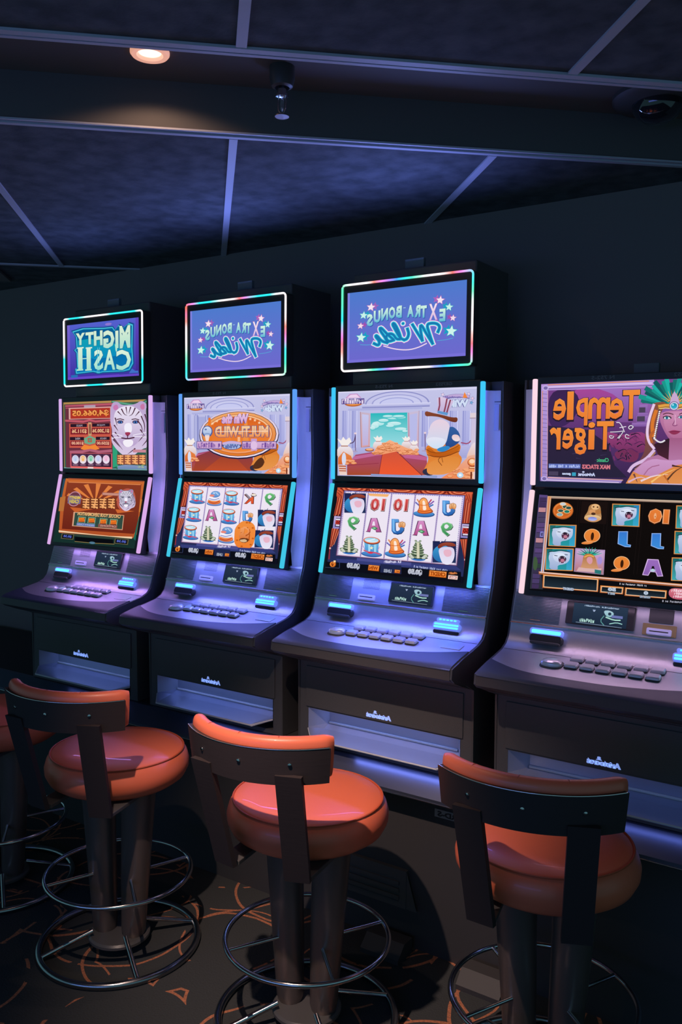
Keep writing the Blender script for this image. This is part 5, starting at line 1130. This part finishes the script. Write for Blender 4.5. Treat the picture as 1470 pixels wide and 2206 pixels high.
    # coin tray
    MB().add([(-.291, -.127, .717), (.291, -.127, .717), (.25, -.055, .712), (-.25, -.055, .712),
              (-.291, -.127, .648), (-.25, -.055, .652), (.291, -.127, .648), (.25, -.055, .652),
              (-.235, -.185, .632), (.235, -.185, .632), (-.291, -.127, .640), (.291, -.127, .640), (-.24, -.187, .626), (.24, -.187, .626), (-.25, -.09, .640), (.25, -.09, .640)],
             [(3, 2, 7, 5), (0, 3, 5, 4), (2, 1, 6, 7), (5, 7, 15, 14), (4, 5, 14), (7, 6, 15), (14, 15, 9, 8), (4, 14, 8), (15, 6, 9), (8, 9, 13, 12), (4, 8, 12, 10), (9, 6, 11, 13), (0, 1, 2, 3)]).build('coin_tray', m_tray, t)
    MB().tube([(-.291, -.128, .644), (-.238, -.186, .629), (.238, -.186, .629), (.291, -.128, .644)], .0028, seg=8).build('tray_lip', m_wing, t, 60)
    lamp('tray_fill', (0, -.085, .709), (math.radians(5), 0, 0), .48, .008, (.07, .10, .12, .02)[i], (.26, .38, 1.0))  # added lamp under the tray's top edge, there to brighten the tray
    MB().tube([(-.25, -.0575, .6545), (.25, -.0575, .6545)], .0045, seg=12).build('tray_fold_highlight', m_wing, t, 60)  # pale tube imitating the bright highlight along the fold
    lamp('step_fill', (.08, -.160, .624), Vector((0, -.35, -1)), .36, .012, (.012, .025, .07, .03)[i], (.28, .36, 1.0))  # added lamp below the tray lip, brightening the stand's front edge
    return t
m_grille = mat('dark_ribbed_metal', (.20, .20, .23), .4, .7)
m_btn = mat('satin_silver_button', (.80, .80, .88), .25, .25, coat=.6)
for i in range(4): make_machine(i)

def make_topper(i):
    X = i*PITCH
    lab = ('flat sign screen with white and turquoise lit frame above the tiger machine', 'sign screen with rainbow lit frame above the multi-wild emblem machine', 'largest of the rainbow-framed sign screens, above the vault door machine')[i]
    t = thing('topper_screen', (X, 0, 1.8335), 0, lab, 'sign screen', 'lit sign screens on top of the machines'); B = -1.832
    MB().box(-.235, .235, .045, .30, .0005, .385, 0, .006).build('housing', m_plast, t)
    MB().box(-.2465, .2465, -.004, .045, 1.878+B, 2.174+B, 0, .006).build('bezel', m_gloss, t)
    d_ = bpy.data.lights.new('ceiling_fill', 'AREA'); d_.shape = 'RECTANGLE'; d_.size = .42; d_.size_y = .012; d_.energy = (.9, 1.8, 2.2)[i]; d_.color = (.20, .30, 1.0)  # added lamp throwing a blue wash onto the ceiling
    o_ = bpy.data.objects.new('ceiling_fill', d_); COL.objects.link(o_); o_.parent = t; o_.location = (0, .0, .350); o_.rotation_euler = Vector((0, -.9, 1)).to_track_quat('-Z', 'Y').to_euler()
    fr = led_frame(.2465, 1.880+B, 2.1725+B, -.006, .0035, LEDS[i], t)
    d = TOC[i].build('display', t); d.location = (0, -.0050, (2.145+1.908)/2+B)
    return t
for i in range(3): make_topper(i)
for i in range(4):
    x, y, z = ((-.01, .075, 2.217), (.731, .075, 2.217), (1.474, .075, 2.217), (2.245, .075, 1.8305))[i]
    lab = ('small grey plate on top of the white and turquoise framed sign screen', 'small grey plate on top of the left-hand rainbow framed sign screen', 'small grey plate on top of the largest rainbow framed sign screen', 'small grey plate on top of the jungle temple slot machine')[i]
    o = MB().box(-.036, .036, -.008, .008, 0, .036, 0, .002).build('number_plate', m_gunmetal); o.location = (x, y, z)
    tag(o, lab, 'plate', 'small plates above the machines')

# stand under the row
t = thing('machine_stand', (1.1, 0, 0), 0, 'long black stand with a silver front edge carrying the row of slot machines', 'stand'); ox = -1.1
MB().box(-1.5+ox, 3.3+ox, -.135, .46, 0, .590).build('base_cabinet', m_stand, t)
MB().prism([(-.120, .5905), (-.140, .5905), (-.208, .541), (-.208, .529), (-.135, .529)], -1.5+ox, 3.3+ox).build('front_edge', m_edge, t)
MB().tube([(-1.5+ox, -.2085, .529), (3.3+ox, -.2085, .529)], .0022, seg=8).build('edge_strip', m_chrome, t, 60)
pl = MB().box(1.692+ox, 1.80+ox, -.139, -.1352, .458, .484, 0, .001).build('number_label', m_tag, t)
vs, fs = glyphs('CRD-S', .05); mb = MB(); mb.add([(1.794-u*.092+ox, -.1396, .480-v*.018) for u, v in vs], fs); mb.build('label_text', m_ink, pl)
vg = MB(); vg.add([(1.28+ox, -.15, .255), (1.60+ox, -.15, .255), (1.64+ox, -.15, .13), (1.28+ox, -.15, .13)], [(0, 3, 2, 1)])
vg.box(1.28+ox, 1.60+ox, -.152, -.135, .225, .255); vg.box(1.28+ox, 1.60+ox, -.152, -.135, .13, .150); vg.box(1.575+ox, 1.60+ox, -.152, -.135, .15, .225)
for j in range(3): vg.box(1.28+ox, 1.575+ox, -.156, -.149, .156+j*.024, .168+j*.024)
vg.build('vent_grille', m_plast, t)
for xx, lab in ((1.56, 'low dark metal foot box on the carpet below the vent grille'), (1.90, 'low dark metal foot box on the carpet behind the nearest right stool')):
    o = MB().prism([(-.25, 0), (-.16, 0), (-.16, .05), (-.21, .05), (-.25, .015)], -.07, .07).build('foot_box', m_stand); o.location = (xx, 0, 0); tag(o, lab, 'box', 'foot boxes in front of the stand')

# ------------------------------------------------------------------ stools
def arc_band(r0_, r1_, z0, z1, a, mb, n=28, bulge=0, lean=0, cy=0):
    """vertical curved band, angle 0 = straight back (-y)"""
    sec = []
    h = z1-z0
    m = 10
    if bulge:
        for j in range(m*2):
            th = 2*PI*j/(m*2); cx_, cz_ = math.cos(th), math.sin(th)
            sx = math.copysign(abs(cx_)**.75, cx_); sz = math.copysign(abs(cz_)**.5, cz_)
            sec.append(((r0_+r1_)/2+sx*(r1_-r0_)/2, (z0+z1)/2+sz*h/2))
    else: sec = [(r0_, z0), (r1_, z0), (r1_, z1), (r0_, z1)]
    k_ = len(sec); vs = []; fs = []
    for i in range(n+1):
        an = -a+2*a*i/n
        s_ = 1.0
        for r, z in sec:
            if bulge:
                e = min(i, n-i)/2.0; q = 1 if e >= 1 else (.55+.45*math.sin(e*PI/2))
                rm, zm = (r0_+r1_)/2, (z0+z1)/2; r = rm+(r-rm)*q; z = zm+(z-zm)*(.80+.20*q)
            rr = r+lean*(z-z0)
            vs.append((rr*math.sin(an), cy-rr*math.cos(an), z))
    for i in range(n):
        for j in range(k_): fs.append((i*k_+j, i*k_+(j+1) % k_, (i+1)*k_+(j+1) % k_, (i+1)*k_+j))
    fs += [tuple(range(k_)), tuple(reversed(range(n*k_, (n+1)*k_)))]
    mb.add(vs, fs); return mb
def make_stool():
    t = thing('bar_stool', (0, 0, 0), 0, '', 'stool', 'orange leather stools in front of the machines')
    ZS = .655
    MB().lathe([(.001, ZS+.006), (.08, ZS+.006), (.16, ZS+.003), (.198, ZS-.002), (.208, ZS-.008), (.219, ZS-.024), (.2255, ZS-.046), (.224, ZS-.066), (.213, ZS-.088), (.190, ZS-.104), (.175, ZS-.108), (.001, ZS-.108)], 72).build('seat', m_leather, t, 60)
    MB().tube([(.2085*math.cos(2*PI*k_/64), .2085*math.sin(2*PI*k_/64), ZS-.006) for k_ in range(64)], .0026, True, 8).build('piping', m_seam, bpy.data.objects[t.children[-1].name], 60)
    MB().lathe([(.001, .547), (.155, .547), (.155, .535), (.001, .535)], 40).build('seat_plate', m_plast, t, 40)
    pan = arc_band(.262, .276, .812, .900, math.radians(46), MB(), lean=.12, cy=-.080).build('back_panel', m_wood, t, 30)
    pad = arc_band(.222, .265, .812, .924, math.radians(49.5), MB(), bulge=1, lean=.12, n=40, cy=-.080).build('back_pad', m_leather, t, 60)
    for a in (-27, -3, 20):
        an = math.radians(a); s_ = []
        for j in range(9):
            th = math.radians(-20+220*j/8); rr = .2435+.0218*math.cos(th)+.12*(.056+.0545*math.sin(th)); z = .868+.0565*abs(math.sin(th))**.5*(1 if math.sin(th) > 0 else -1)
            s_.append((rr*math.sin(an), -.080-rr*math.cos(an), z))
        MB().tube(s_, .0012, seg=6).build('seam', m_seam, pad, 60)
    for sx in (-1, 1):
        mb = MB(); w2 = .033
        tb = [(sx*.103, -.236, .540), (sx*.121, -.318, .838)]
        vs = []
        for (x, y, z) in tb:
            an = math.atan2(x, -y)*.55; c_, s_ = math.cos(an), math.sin(an)
            for dx, dy in ((-w2, 0), (w2, 0), (w2, -.016), (-w2, -.016)): vs.append((x+dx*c_-dy*s_, y-.010+dx*s_+dy*c_, z))
        x, y, z = tb[1]; an = math.atan2(x, -y)*.8; c_, s_ = math.cos(an), math.sin(an); rr = .296
        mb.add(vs, [(0, 1, 5, 4), (1, 2, 6, 5), (2, 3, 7, 6), (3, 0, 4, 7), (0, 3, 2, 1), (4, 5, 6, 7)])
        ps = mb.build('back_post', m_wood, t)
        ar = MB().box(sx*.103-.028, sx*.103+.028, -.240, -.06, .534, .546, 0, .002).build('bracket', m_plast, ps)
    for a in (-26, 0, 26):
        an = math.radians(a); rr = .2830; sc = MB().lathe([(.0001, 0), (.005, 0), (.0045, .0018), (.0001, .0025)], 12)
        o = sc.build('screw', m_chrome, pan, 40); o.location = (rr*math.sin(an), -.080-rr*math.cos(an), .864); o.rotation_euler = (PI/2, 0, an)
    MB().tube([(.2860*math.sin(a), -.080-.2860*math.cos(a), .901) for a in [math.radians(-45+90*j/30) for j in range(31)]], .0016, seg=6).build('edge_strip', m_chrome, pan, 60)  # chrome tube imitating the lit line on the panel's top edge
    for sx in (-1, 1):
        MB().tube([(sx*.074, 0, .537), (sx*.070, 0, .42), (sx*.060, 0, .22), (sx*.053, 0, .060), (sx*.052, 0, .040)], .057, seg=32, r2=.033).build('pedestal_tube', m_column, t, 50)
    MB().lathe([(.001, .044), (.092, .044), (.098, .038), (.098, .030), (.001, .030)], 40).build('hub_plate', m_plast, t, 40)
    ring = MB().tube([(.2298*math.cos(2*PI*k_/80), .2298*math.sin(2*PI*k_/80), .241) for k_ in range(80)], .0075, True, 10).build('footrest_ring', m_chrome, t, 60)
    for k_ in range(4):
        a = PI/4+k_*PI/2; MB().tube([(.085*math.cos(a), .030*math.copysign(1, math.sin(a)), .241), (.2298*math.cos(a), .2298*math.sin(a), .241)], .0055, seg=8).build('footrest_spoke', m_chrome, t, 60)
    MB().tube([(.2503*math.cos(2*PI*k_/80), .2503*math.sin(2*PI*k_/80), .0115) for k_ in range(80)], .0115, True, 10).build('base_ring', m_column2, t, 60)
    for k_ in range(4):
        a = PI/4+k_*PI/2; MB().tube([(.085*math.cos(a), .085*math.sin(a), .062), (.246*math.cos(a), .246*math.sin(a), .014)], .008, seg=8).build('base_spoke', m_chrome, t, 60)
    return t
def copy_tree(o, parent=None):
    c = o.copy(); COL.objects.link(c); c.parent = parent
    for ch in list(o.children): copy_tree(ch, c)
    return c
s0 = make_stool()
for n_, (x, y, rz, lab) in enumerate(((1.5413, -.6103, 8.6, 'middle orange leather stool, most brightly lit, facing the vault door machine'), (.8188, -.6571, 16, 'orange leather stool in front of the multi-wild machine, left of the brightest stool'),
                         (2.1867, -.4874, 12, 'orange leather stool nearest the camera at right, before the jungle temple machine'), (.15, -.63, 12, 'stool cut off by the left picture edge, only its rings and seat side showing'))):
    o = s0 if n_ == 0 else copy_tree(s0)
    o.location = (x, y, 0); o.rotation_euler = (0, 0, math.radians(rz)); o['label'] = lab
